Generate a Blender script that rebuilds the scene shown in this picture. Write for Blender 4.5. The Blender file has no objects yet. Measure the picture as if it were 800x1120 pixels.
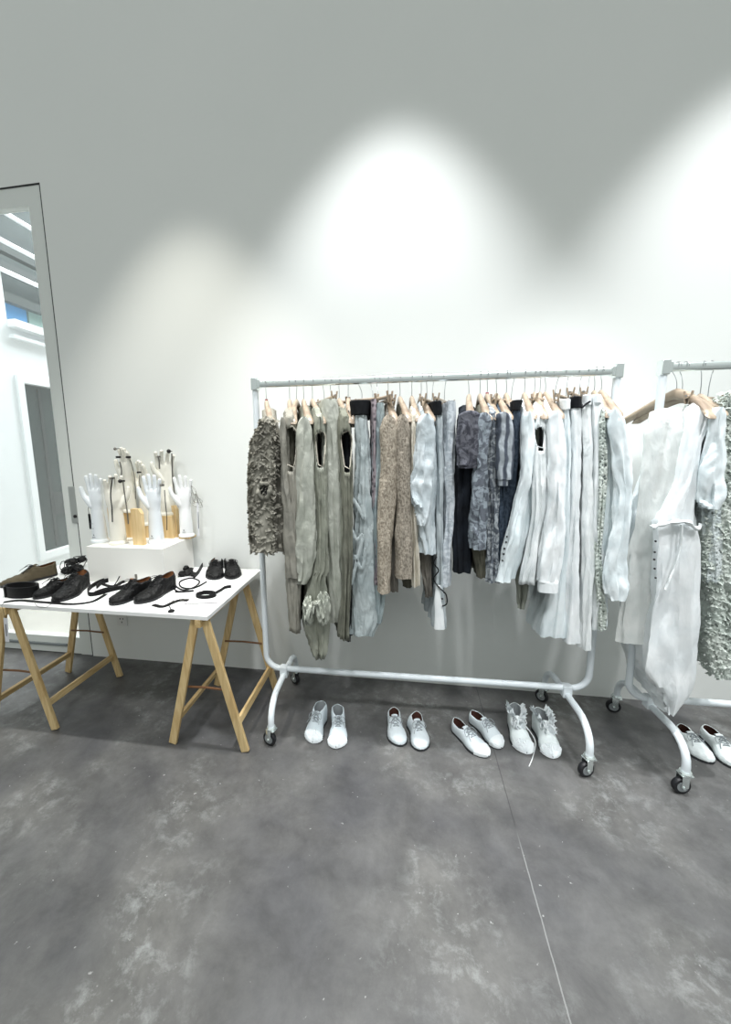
import bpy, bmesh, math, random
from mathutils import Vector, Matrix, noise
random.seed(7)
C = bpy.context.scene.collection
PI = math.pi
# ------------------------------------------------------------------ camera
F_PX, PITCH, ROLL, YAW, CAM_H, WALL_D, CX, CY = 424.06, 0.1506, -0.0119, 0.1591, 1.55, 2.4524, -32.13, -3.99
_cy, _sy, _cp, _sp = math.cos(YAW), math.sin(YAW), math.cos(PITCH), math.sin(PITCH)
RT = Vector((_cy, _sy, 0))
FW = Vector((-_sy * _cp, _cy * _cp, -_sp))
UP = Vector((-_sy * _sp, _cy * _sp, _cp))
_c, _s = math.cos(ROLL), math.sin(ROLL)
RT2 = RT * _c + UP * _s
UP2 = UP * _c - RT * _s
CAM = Vector((0, -WALL_D, CAM_H))

def ray(px, py):
    return (FW + RT2 * ((px - 400 - CX) / F_PX) - UP2 * ((py - 560 - CY) / F_PX))

def at_y(px, py, Y):
    d = ray(px, py); return CAM + d * ((Y - CAM.y) / d.y)

def at_z(px, py, Z):
    d = ray(px, py); return CAM + d * ((Z - CAM.z) / d.z)

def at_x(px, py, X):
    d = ray(px, py); return CAM + d * ((X - CAM.x) / d.x)

def setup_camera():
    cd = bpy.data.cameras.new('camera')
    cd.sensor_fit = 'VERTICAL'; cd.sensor_height = 24.0; cd.sensor_width = 24.0 * 800 / 1120
    cd.lens = 24.0 * F_PX / 1120
    cd.shift_x = -CX / 1120; cd.shift_y = CY / 1120
    cd.clip_start = 0.01; cd.clip_end = 200
    o = bpy.data.objects.new('camera', cd); C.objects.link(o)
    m = Matrix((RT2, UP2, -FW)).transposed().to_4x4()
    m.translation = CAM
    o.matrix_world = m
    bpy.context.scene.camera = o

# ------------------------------------------------------------------ materials
def new_mat(name):
    m = bpy.data.materials.new(name); m.use_nodes = True
    nt = m.node_tree; b = nt.nodes['Principled BSDF']
    return m, nt, b

def plain(name, col, rough=0.5, metal=0.0, bump=0.0, scale=60, var=0.0, coat=0.0, spec=0.5, bd=0.002):
    m, nt, b = new_mat(name); b.inputs['Specular IOR Level'].default_value = spec
    b.inputs['Base Color'].default_value = (*col, 1)
    b.inputs['Roughness'].default_value = rough
    b.inputs['Metallic'].default_value = metal
    b.inputs['Coat Weight'].default_value = coat
    tc = nt.nodes.new('ShaderNodeTexCoord')
    n = nt.nodes.new('ShaderNodeTexNoise'); n.inputs['Scale'].default_value = scale; n.inputs['Detail'].default_value = 4
    nt.links.new(tc.outputs['Object'], n.inputs['Vector'])
    if var:
        mx = nt.nodes.new('ShaderNodeMix'); mx.data_type = 'RGBA'
        mx.inputs[6].default_value = (*[c * (1 - var) for c in col], 1)
        mx.inputs[7].default_value = (*[min(1, c * (1 + var)) for c in col], 1)
        nt.links.new(n.outputs['Fac'], mx.inputs[0]); nt.links.new(mx.outputs[2], b.inputs['Base Color'])
    if bump:
        bp = nt.nodes.new('ShaderNodeBump'); bp.inputs['Strength'].default_value = bump; bp.inputs['Distance'].default_value = bd
        nt.links.new(n.outputs['Fac'], bp.inputs['Height']); nt.links.new(bp.outputs['Normal'], b.inputs['Normal'])
    return m

def cloth(name, col, kind='plain', col2=None, rough=0.85, wr=0.5, alpha=1.0):
    """fabric: fine crinkles in the bump, optional pattern"""
    m, nt, b = new_mat(name)
    L = nt.links.new; N = nt.nodes.new
    b.inputs['Roughness'].default_value = rough
    b.inputs['Specular IOR Level'].default_value = 0.5 if rough < 0.7 else 0.2
    tc = N('ShaderNodeTexCoord')
    mp = N('ShaderNodeMapping'); L(tc.outputs['Object'], mp.inputs['Vector'])
    mp.inputs['Scale'].default_value = (1.2, 1.2, 0.4)
    n1 = N('ShaderNodeTexNoise'); n1.inputs['Scale'].default_value = 26; n1.inputs['Detail'].default_value = 6; n1.inputs['Distortion'].default_value = 0.5
    L(mp.outputs['Vector'], n1.inputs['Vector'])
    if kind == 'knit':
        mp.inputs['Scale'].default_value = (1, 1, 0.5); n1.inputs['Scale'].default_value = 140; n1.inputs['Detail'].default_value = 3
    col2 = col2 or tuple(c * 0.82 for c in col)
    n2 = N('ShaderNodeTexNoise'); n2.inputs['Scale'].default_value = 9; n2.inputs['Detail'].default_value = 5
    L(tc.outputs['Object'], n2.inputs['Vector'])
    rp = N('ShaderNodeValToRGB')
    rp.color_ramp.elements[0].position = 0.38; rp.color_ramp.elements[1].position = 0.62
    rp.color_ramp.elements[0].color = (*col2, 1); rp.color_ramp.elements[1].color = (*col, 1)
    if kind == 'tiedye':
        n2.inputs['Scale'].default_value = 22; n2.inputs['Distortion'].default_value = 2.0
        rp.color_ramp.elements[0].position = 0.44; rp.color_ramp.elements[1].position = 0.56
    if kind == 'knit':
        L(n1.outputs['Fac'], rp.inputs['Fac'])
        rp.color_ramp.elements[0].position = 0.35; rp.color_ramp.elements[1].position = 0.6
    elif kind == 'print':
        v = N('ShaderNodeTexVoronoi'); v.inputs['Scale'].default_value = 42; L(tc.outputs['Object'], v.inputs['Vector'])
        rp.color_ramp.elements[0].position = 0.2; rp.color_ramp.elements[1].position = 0.5
        L(v.outputs['Distance'], rp.inputs['Fac'])
    elif kind == 'plaid':
        w = N('ShaderNodeTexWave'); w.inputs['Scale'].default_value = 9; w.inputs['Distortion'].default_value = 3.0; w.bands_direction = 'X'
        L(tc.outputs['Object'], w.inputs['Vector'])
        ad = N('ShaderNodeMath'); ad.operation = 'MULTIPLY_ADD'; ad.inputs[1].default_value = 0.5
        L(w.outputs['Fac'], ad.inputs[0]); 
        hl = N('ShaderNodeMath'); hl.operation = 'MULTIPLY'; hl.inputs[1].default_value = 0.5
        L(n2.outputs['Fac'], hl.inputs[0]); L(hl.outputs[0], ad.inputs[2]); L(ad.outputs[0], rp.inputs['Fac'])
    else:
        L(n2.outputs['Fac'], rp.inputs['Fac'])
    L(rp.outputs['Color'], b.inputs['Base Color'])
    bp = N('ShaderNodeBump'); bp.inputs['Strength'].default_value = wr; bp.inputs['Distance'].default_value = 0.03 if kind != 'knit' else 0.006
    L(n1.outputs['Fac'], bp.inputs['Height']); L(bp.outputs['Normal'], b.inputs['Normal'])
    if kind == 'lace':
        v = N('ShaderNodeTexVoronoi'); v.inputs['Scale'].default_value = 70; L(tc.outputs['Object'], v.inputs['Vector'])
        n3 = N('ShaderNodeTexNoise'); n3.inputs['Scale'].default_value = 30; L(tc.outputs['Object'], n3.inputs['Vector'])
        mm = N('ShaderNodeMath'); mm.operation = 'MULTIPLY'; L(v.outputs['Distance'], mm.inputs[0]); L(n3.outputs['Fac'], mm.inputs[1])
        lt = N('ShaderNodeMath'); lt.operation = 'GREATER_THAN'; lt.inputs[1].default_value = 0.13
        L(mm.outputs[0], lt.inputs[0])
        L(lt.outputs[0], b.inputs['Alpha'])
        v2 = N('ShaderNodeMath'); v2.operation = 'ADD'; L(mm.outputs[0], v2.inputs[0]); v2.inputs[1].default_value = 0.0
        L(mm.outputs[0], bp.inputs['Height'])
    elif alpha < 1:
        b.inputs['Alpha'].default_value = alpha
    return m

def srgb(h):
    h = h.lstrip('#'); v = [int(h[i:i + 2], 16) / 255 for i in (0, 2, 4)]
    return tuple((c / 12.92 if c <= 0.04045 else ((c + 0.055) / 1.055) ** 2.4) for c in v)

# ------------------------------------------------------------------ object helpers
def tag(o, label=None, cat=None, group=None, kind=None):
    if label: o['label'] = label
    if cat: o['category'] = cat
    if group: o['group'] = group
    if kind: o['kind'] = kind
    return o

def empty(name, loc=(0, 0, 0), rz=0.0):
    o = bpy.data.objects.new(name, None); C.objects.link(o)
    o.location = loc; o.rotation_euler = (0, 0, rz); o.empty_display_size = 0.05
    return o

class MB:
    """collects shapes, builds ONE mesh object"""
    def __init__(self): self.v = []; self.f = []; self.mi = []
    def add(self, vs, fs, mi=0):
        k = len(self.v); self.v += [tuple(p) for p in vs]
        self.f += [tuple(i + k for i in f) for f in fs]; self.mi += [mi] * len(fs)
    def box(self, c, s, M=None, mi=0, bev=0.0):
        bm = bmesh.new(); bmesh.ops.create_cube(bm, size=1)
        for v in bm.verts: v.co = Vector((v.co.x * s[0], v.co.y * s[1], v.co.z * s[2]))
        if bev: bmesh.ops.bevel(bm, geom=bm.edges[:] , offset=bev, segments=2, affect='EDGES', profile=0.5)
        self._bm(bm, c, M, mi)
    def _bm(self, bm, c=(0, 0, 0), M=None, mi=0):
        bm.verts.ensure_lookup_table(); bm.verts.index_update()
        vs = [((M @ v.co) if M else v.co) + Vector(c) for v in bm.verts]
        fs = [[v.index for v in f.verts] for f in bm.faces]
        self.add(vs, fs, mi); bm.free()
    def bar(self, a, b, w, h, up=(0, 0, 1), bev=0.002, mi=0):
        a = Vector(a); b = Vector(b); d = (b - a); L = d.length; d.normalize()
        up = Vector(up); s = d.cross(up)
        if s.length < 1e-4: s = d.cross(Vector((1, 0, 0)))
        s.normalize(); u = s.cross(d).normalized()
        M = Matrix((s, d, u)).transposed()
        self.box((a + b) / 2, (w, L, h), M, mi, bev)
    def tube(self, pts, r, n=10, cap=True, mi=0, flat=1.0, upv=None, closed=False):
        pts = [Vector(p) for p in pts]; k = len(pts)
        rr = r if isinstance(r, (list, tuple)) else [r] * k
        vs = []; prev = None
        for i, p in enumerate(pts):
            if closed: t = (pts[(i + 1) % k] - pts[i - 1])
            else: t = (pts[min(i + 1, k - 1)] - pts[max(i - 1, 0)])
            t.normalize()
            if upv is not None:
                u = Vector(upv)
            elif prev is None:
                u = Vector((0, 0, 1)) if abs(t.z) < 0.9 else Vector((1, 0, 0))
            else: u = prev
            s = t.cross(u)
            if s.length < 1e-5: s = t.cross(Vector((0.3, 1, 0.2)))
            s.normalize(); u = s.cross(t).normalized(); prev = u
            for j in range(n):
                a = 2 * PI * j / n
                vs.append(p + s * math.cos(a) * rr[i] + u * math.sin(a) * rr[i] * flat)
        fs = []
        m = k if closed else k - 1
        for i in range(m):
            i2 = (i + 1) % k
            for j in range(n):
                j2 = (j + 1) % n
                fs.append((i * n + j, i * n + j2, i2 * n + j2, i2 * n + j))
        if cap and not closed:
            fs.append(tuple(range(n - 1, -1, -1))); fs.append(tuple((k - 1) * n + j for j in range(n)))
        self.add(vs, fs, mi)
    def lathe(self, prof, c=(0, 0, 0), n=24, axis='Z', M=None, mi=0):
        vs = []; k = len(prof)
        for r, z in prof:
            for j in range(n):
                a = 2 * PI * j / n
                p = Vector((r * math.cos(a), r * math.sin(a), z))
                if axis == 'X': p = Vector((p.z, p.x, p.y))
                if axis == 'Y': p = Vector((p.x, p.z, p.y))
                if M: p = M @ p
                vs.append(p + Vector(c))
        fs = [(i * n + j, i * n + (j + 1) % n, (i + 1) * n + (j + 1) % n, (i + 1) * n + j) for i in range(k - 1) for j in range(n)]
        fs.append(tuple(range(n - 1, -1, -1))); fs.append(tuple((k - 1) * n + j for j in range(n)))
        self.add(vs, fs, mi)
    def prism(self, poly, z0, z1, M=None, c=(0, 0, 0), mi=0):
        n = len(poly)
        vs = [Vector((x, y, z0)) for x, y in poly] + [Vector((x, y, z1)) for x, y in poly]
        if M: vs = [M @ v for v in vs]
        vs = [v + Vector(c) for v in vs]
        fs = [tuple(range(n - 1, -1, -1)), tuple(range(n, 2 * n))] + [(i, (i + 1) % n, n + (i + 1) % n, n + i) for i in range(n)]
        self.add(vs, fs, mi)
    def mesh(self, name, smooth=True, weld=False):
        me = bpy.data.meshes.new(name); me.from_pydata(self.v, [], self.f); me.update()
        bm = bmesh.new(); bm.from_mesh(me)
        for f, i in zip(bm.faces, self.mi): f.material_index = i
        if weld: bmesh.ops.remove_doubles(bm, verts=bm.verts[:], dist=0.0004)
        bmesh.ops.recalc_face_normals(bm, faces=bm.faces[:])
        for f in bm.faces: f.smooth = smooth
        if smooth:
            for e in bm.edges:
                if len(e.link_faces) == 2 and e.calc_face_angle(0) > 0.7: e.smooth = False
        bm.to_mesh(me); bm.free(); return me
    def build(self, name, mats, parent=None, smooth=True, weld=False):
        me = self.mesh(name, smooth, weld)
        for m in (mats if isinstance(mats, (list, tuple)) else [mats]): me.materials.append(m)
        o = bpy.data.objects.new(name, me); C.objects.link(o)
        if parent: 
            o.parent = parent
            # geometry given in the parent's local frame
        return o

def kids(o): return list(o.children)
def copy_tree(o, parent=None):
    ch = kids(o)
    c = o.copy(); C.objects.link(c); c.parent = parent
    for k in ch: copy_tree(k, c)
    return c

def smooth_path(pts, n=8):
    """Catmull-Rom"""
    P = [Vector(p) for p in pts]; out = []
    for i in range(len(P) - 1):
        p0 = P[max(i - 1, 0)]; p1 = P[i]; p2 = P[i + 1]; p3 = P[min(i + 2, len(P) - 1)]
        for k in range(n):
            t = k / n
            out.append(0.5 * ((2 * p1) + (p2 - p0) * t + (2 * p0 - 5 * p1 + 4 * p2 - p3) * t * t + (3 * p1 - p0 - 3 * p2 + p3) * t ** 3))
    out.append(P[-1]); return out

def lerp_tab(tab, z):
    """tab sorted by key; smooth interpolation of tuples"""
    if z <= tab[0][0]: return tab[0][1:]
    if z >= tab[-1][0]: return tab[-1][1:]
    for a, b in zip(tab, tab[1:]):
        if a[0] <= z <= b[0]:
            t = (z - a[0]) / max(1e-6, b[0] - a[0]); t = t * t * (3 - 2 * t) * 0.6 + t * 0.4
            return tuple(x + (y - x) * t for x, y in zip(a[1:], b[1:]))

def clampf(x, a, b): return max(a, min(b, x))
# ------------------------------------------------------------------ shared materials
M_ = {}
def wall_material():
    m, nt, b = new_mat('white plaster wall')
    L = nt.links.new; N = nt.nodes.new
    b.inputs['Roughness'].default_value = 0.75
    tc = N('ShaderNodeTexCoord')
    n = N('ShaderNodeTexNoise'); n.inputs['Scale'].default_value = 1.1; n.inputs['Detail'].default_value = 3
    L(tc.outputs['Object'], n.inputs['Vector'])
    mx = N('ShaderNodeMix'); mx.data_type = 'RGBA'
    mx.inputs[6].default_value = (*srgb('#dfe2df'), 1); mx.inputs[7].default_value = (*srgb('#e6e8e5'), 1)
    L(n.outputs['Fac'], mx.inputs[0]); L(mx.outputs[2], b.inputs['Base Color'])
    n2 = N('ShaderNodeTexNoise'); n2.inputs['Scale'].default_value = 120; n2.inputs['Detail'].default_value = 3
    L(tc.outputs['Object'], n2.inputs['Vector'])
    bp = N('ShaderNodeBump'); bp.inputs['Strength'].default_value = 0.06; bp.inputs['Distance'].default_value = 0.002
    L(n2.outputs['Fac'], bp.inputs['Height']); L(bp.outputs['Normal'], b.inputs['Normal'])
    return m

def floor_material():
    m, nt, b = new_mat('polished grey concrete')
    L = nt.links.new; N = nt.nodes.new
    tc = N('ShaderNodeTexCoord')
    def noi(s, d, dist=0.0, rough=0.55):
        n = N('ShaderNodeTexNoise'); n.inputs['Scale'].default_value = s; n.inputs['Detail'].default_value = d
        n.inputs['Distortion'].default_value = dist; n.inputs['Roughness'].default_value = rough
        L(tc.outputs['Object'], n.inputs['Vector']); return n
    def ramp(src, p0, p1, c0, c1):
        r = N('ShaderNodeValToRGB'); r.color_ramp.elements[0].position = p0; r.color_ramp.elements[1].position = p1
        r.color_ramp.elements[0].color = c0; r.color_ramp.elements[1].color = c1; L(src, r.inputs['Fac']); return r
    def mixc(a, bb, f, mode='MIX'):
        x = N('ShaderNodeMix'); x.data_type = 'RGBA'; x.blend_type = mode
        L(f, x.inputs[0]) if not isinstance(f, float) else setattr(x.inputs[0], 'default_value', f)
        if isinstance(a, tuple): x.inputs[6].default_value = a
        else: L(a, x.inputs[6])
        if isinstance(bb, tuple): x.inputs[7].default_value = bb
        else: L(bb, x.inputs[7])
        return x.outputs[2]
    W = lambda v: (v, v, v, 1)
    big = ramp(noi(1.5, 8, 0.2).outputs['Fac'], 0.35, 0.68, (*srgb('#4f4f51'), 1), (*srgb('#6c6b68'), 1))
    mid = ramp(noi(5, 12, 0.2, 0.74).outputs['Fac'], 0.36, 0.68, W(0.62), W(1.16))
    base = mixc(big.outputs['Color'], mid.outputs['Color'], 1.0, 'MULTIPLY')
    # scuffed pale patches
    mask = ramp(noi(1.5, 4, 0.3).outputs['Fac'], 0.46, 0.62, W(0), W(1))
    fine = ramp(noi(11, 12, 0.25, 0.78).outputs['Fac'], 0.50, 0.66, W(0), W(0.55))
    mm = N('ShaderNodeMath'); mm.operation = 'MULTIPLY'; L(mask.outputs['Color'], mm.inputs[0]); L(fine.outputs['Color'], mm.inputs[1])
    base = mixc(base, (*srgb('#a3a7a6'), 1), mm.outputs[0])
    spk = ramp(noi(45, 3, 0).outputs['Fac'], 0.70, 0.76, W(0), W(0.5))
    base = mixc(base, (*srgb('#c4c5c3'), 1), spk.outputs['Color'])
    # saw-cut joint running away from the viewer
    sep = N('ShaderNodeSeparateXYZ'); L(tc.outputs['Object'], sep.inputs[0])
    (ax, ay), (bx, by) = JOINT
    k = (bx - ax) / (by - ay)
    ma = N('ShaderNodeMath'); ma.operation = 'MULTIPLY_ADD'; L(sep.outputs['Y'], ma.inputs[0]); ma.inputs[1].default_value = -k; ma.inputs[2].default_value = k * ay - ax
    ad = N('ShaderNodeMath'); ad.operation = 'ADD'; L(sep.outputs['X'], ad.inputs[0]); L(ma.outputs[0], ad.inputs[1])
    wob = noi(30, 3); wm = N('ShaderNodeMath'); wm.operation = 'MULTIPLY_ADD'; L(wob.outputs['Fac'], wm.inputs[0]); wm.inputs[1].default_value = 0.004; wm.inputs[2].default_value = -0.002
    ad2 = N('ShaderNodeMath'); ad2.operation = 'ADD'; L(ad.outputs[0], ad2.inputs[0]); L(wm.outputs[0], ad2.inputs[1])
    ab = N('ShaderNodeMath'); ab.operation = 'ABSOLUTE'; L(ad2.outputs[0], ab.inputs[0])
    lt = N('ShaderNodeMath'); lt.operation = 'LESS_THAN'; L(ab.outputs[0], lt.inputs[0]); lt.inputs[1].default_value = 0.0022
    # filled with pale grout nearer the room, open and dark nearer the wall
    yr = N('ShaderNodeMapRange'); L(sep.outputs['Y'], yr.inputs[0]); yr.inputs[1].default_value = -1.1; yr.inputs[2].default_value = -0.95
    jc = mixc((*srgb('#8e8f8e'), 1), (*srgb('#242425'), 1), yr.outputs[0])
    ltm = N('ShaderNodeMath'); ltm.operation = 'MULTIPLY'; L(lt.outputs[0], ltm.inputs[0]); ltm.inputs[1].default_value = 0.6
    base = mixc(base, jc, ltm.outputs[0])
    L(base, b.inputs['Base Color'])
    rr = ramp(noi(6, 5, 0.8).outputs['Fac'], 0.3, 0.7, W(0.36), W(0.62)); L(rr.outputs['Color'], b.inputs['Roughness'])
    bp = N('ShaderNodeBump'); bp.inputs['Strength'].default_value = 0.12; bp.inputs['Distance'].default_value = 0.003
    L(noi(18, 8, 0.5).outputs['Fac'], bp.inputs['Height']); L(bp.outputs['Normal'], b.inputs['Normal'])
    return m

def wood_material(name, c1, c2, axis=2, scale=1.0, rough=0.5):
    m, nt, b = new_mat(name)
    L = nt.links.new; N = nt.nodes.new
    tc = N('ShaderNodeTexCoord'); mp = N('ShaderNodeMapping'); L(tc.outputs['Object'], mp.inputs['Vector'])
    s = [28 * scale] * 3; s[axis] = 3 * scale; mp.inputs['Scale'].default_value = s
    n = N('ShaderNodeTexNoise'); n.inputs['Scale'].default_value = 1.6; n.inputs['Detail'].default_value = 6; n.inputs['Distortion'].default_value = 0.8
    L(mp.outputs['Vector'], n.inputs['Vector'])
    r = N('ShaderNodeValToRGB'); r.color_ramp.elements[0].position = 0.35; r.color_ramp.elements[1].position = 0.65
    r.color_ramp.elements[0].color = (*c1, 1); r.color_ramp.elements[1].color = (*c2, 1)
    L(n.outputs['Fac'], r.inputs['Fac']); L(r.outputs['Color'], b.inputs['Base Color'])
    b.inputs['Roughness'].default_value = rough
    return m

JA = at_z(532, 790, 0); JB = at_z(624, 1117, 0)
JOINT = ((JA.x, JA.y), (JB.x, JB.y))
M_['wall'] = wall_material()
M_['floor'] = floor_material()
M_['door'] = plain('painted door', srgb('#d9ddd9'), 0.5, bump=0.03, scale=90)
M_['gap'] = plain('dark gap seal', srgb('#26282a'), 0.8)
M_['pine'] = wood_material('pale pine', srgb('#b99a68'), srgb('#d6bd8c'), 2)
M_['pine_y'] = wood_material('pale pine rail', srgb('#b99a68'), srgb('#d6bd8c'), 1)
M_['rodwood'] = plain('dark brown dowel', srgb('#6e4a2c'), 0.5)
M_['beech'] = wood_material('beech hanger wood', srgb('#857463'), srgb('#aa9a86'), 1, 0.6, 0.35)
M_['block'] = wood_material('plywood block', srgb('#cfae78'), srgb('#e3c898'), 2, 0.7, 0.6)
M_['chrome'] = plain('chromed steel', (0.80, 0.86, 0.85), 0.2, 0.9)
M_['wire'] = plain('hook wire', srgb('#9fa3a5'), 0.3, 1.0)
M_['whitetube'] = plain('white powder coated steel', srgb('#dfe6ea'), 0.35, bump=0.02, scale=200)
M_['tabletop'] = plain('white laminate', srgb('#f2f2f1'), 0.42, bump=0.02)
M_['black'] = plain('black rubber', srgb('#15161a'), 0.5)
M_['greyhub'] = plain('grey wheel hub', srgb('#8b9092'), 0.45)
M_['leather'] = plain('black leather', srgb('#08080a'), 0.6, bump=0.35, scale=180, var=0.25, spec=0.25)
M_['leather2'] = plain('crinkled black leather', srgb('#080809'), 0.55, bump=1.0, scale=55, var=0.3, spec=0.3, bd=0.008)
M_['tan'] = plain('tan leather lining', srgb('#8a5a36'), 0.6, var=0.2, scale=40)
M_['olive'] = plain('olive suede', srgb('#4f4634'), 0.85, var=0.3, scale=30, bump=0.3)
M_['glaze'] = plain('white glazed ceramic', srgb('#e9eaea'), 0.13, coat=0.6)
M_['glazeblue'] = plain('blue white glazed ceramic', srgb('#e1e6ea'), 0.13, coat=0.6)
M_['glazecream'] = plain('cream glazed ceramic', srgb('#e8e5da'), 0.2, coat=0.5)
M_['ink'] = plain('grey printed mark', srgb('#4a4d52'), 0.7)
M_['plinth'] = plain('painted display box', srgb('#e6e5e0'), 0.6)
M_['silver'] = plain('dull silver', srgb('#8f8c86'), 0.3, 1.0)
M_['gunmetal'] = plain('blackened metal', srgb('#2c2a2b'), 0.4, 0.6)
M_['paper'] = plain('paper tag', srgb('#dcdce0'), 0.8)
M_['red'] = plain('red thread', srgb('#a8344a'), 0.8)
M_['white_plastic'] = plain('white plastic', srgb('#dedfdd'), 0.4)

# ------------------------------------------------------------------ setting
def add_struct(mb, name, mat, label=None, parent=None, smooth=False):
    o = mb.build(name, mat, parent, smooth=smooth)
    if parent is None: o['kind'] = 'structure'
    return o

DOOR_R, DOOR_T = -2.303, 3.273       # right edge and top of the flush door
DOOR_L = DOOR_R - 1.15
def build_room():
    b = MB(); b.box((0.5, -1.7, -0.05), (9.0, 3.64, 0.1)); add_struct(b, 'floor', M_['floor'])
    WH = 5.0
    b = MB()
    b.box(((DOOR_R + 5.0) / 2, 0.06, WH / 2), (5.0 - DOOR_R, 0.12, WH))
    b.box(((DOOR_R + DOOR_L) / 2, 0.06, (WH + DOOR_T) / 2), (DOOR_R - DOOR_L, 0.12, WH - DOOR_T))
    b.box(((DOOR_L - 4.6) / 2, 0.06, WH / 2), (DOOR_L + 4.6, 0.12, WH))
    add_struct(b, 'wall_back', M_['wall'])
    # dark rebate line round the door
    g = 0.008
    b = MB()
    b.box((DOOR_R - g / 2, 0.008, DOOR_T / 2), (g, 0.014, DOOR_T)); b.box(((DOOR_R + DOOR_L) / 2, 0.008, DOOR_T - g / 2), (1.15, 0.014, g))
    b.box((DOOR_L + g / 2, 0.008, DOOR_T / 2), (g, 0.014, DOOR_T))
    add_struct(b, 'trim_1', M_['gap'])
    # door leaf : stiles and rails round a tall pane
    d = empty('door_1', ((DOOR_R + DOOR_L) / 2, 0.03, 0)); d['kind'] = 'structure'
    w2 = (DOOR_R - DOOR_L) / 2 - g
    pr = at_y(39.5, 300, 0.0).x                      # right edge of the glass
    gt = at_y(20, 226, 0.0).z; gb = at_y(60, 696, 0.0).z
    st = (DOOR_R - g) - pr
    b = MB()
    b.box((w2 - st / 2, 0, DOOR_T / 2 - 0.003), (st, 0.05, DOOR_T - 0.012)); b.box((-w2 + st / 2, 0, DOOR_T / 2 - 0.003), (st, 0.05, DOOR_T - 0.012))
    b.box((0, 0, (DOOR_T - g + gt) / 2), (2 * (w2 - st), 0.05, DOOR_T - g - gt))
    b.box((0, 0, gb / 2 + 0.004), (2 * (w2 - st), 0.05, gb - 0.008))
    b.build('door_frame', M_['door'], d, smooth=False)
    m, nt, bs = new_mat('clear glass')
    bs.inputs['Base Color'].default_value = (0.93, 0.97, 0.96, 1); bs.inputs['Roughness'].default_value = 0.02
    bs.inputs['Alpha'].default_value = 0.14
    m2 = m
    b = MB(); b.box((0, 0.012, (gt + gb) / 2), (2 * (w2 - st), 0.008, gt - gb)); b.build('pane', m2, d, smooth=False)
    # steel flush plate with pull
    p = at_y(78.5, 551, 0.0)
    hz = at_y(78, 532, 0).z; lz = at_y(81, 572, 0).z
    b = MB(); b.box((p.x - d.location.x + 0.012, -0.028, (hz + lz) / 2), (0.055, 0.008, hz - lz), bev=0.003)
    pl = b.build('lock_plate', plain('brushed steel plate', srgb('#b9bdba'), 0.35, 0.7), d, smooth=False)
    b = MB(); b.lathe([(0.012, 0), (0.012, 0.008), (0.007, 0.012)], (p.x - d.location.x + 0.02, -0.031, lz + 0.05), 16, 'Y', Matrix.Diagonal((1, -1, 1))); b.build('keyhole', M_['gunmetal'], pl)
    b = MB(); zz = at_y(60, 704.5, 0).z
    b.box((-0.12, -0.032, zz), (0.95, 0.012, 0.022), bev=0.004); b.build('kick_rail', plain('grey aluminium', srgb('#8f9597'), 0.4, 0.6), d, smooth=False)
    return d

def build_outlet():
    p = at_y(134, 678, 0)
    o = empty('wall_socket', (p.x, 0, p.z)); tag(o, 'small white power socket low on the wall under the table', 'socket')
    b = MB(); b.box((0, -0.004, 0), (0.085, 0.008, 0.085), bev=0.003); b.build('cover_plate', M_['white_plastic'], o, smooth=False)
    b = MB()
    b.box((-0.012, -0.009, 0.012), (0.004, 0.003, 0.012)); b.box((0.012, -0.009, 0.012), (0.004, 0.003, 0.012)); b.box((0, -0.009, -0.014), (0.005, 0.003, 0.01))
    b.build('socket_slots', M_['gunmetal'], o, smooth=False)

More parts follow.
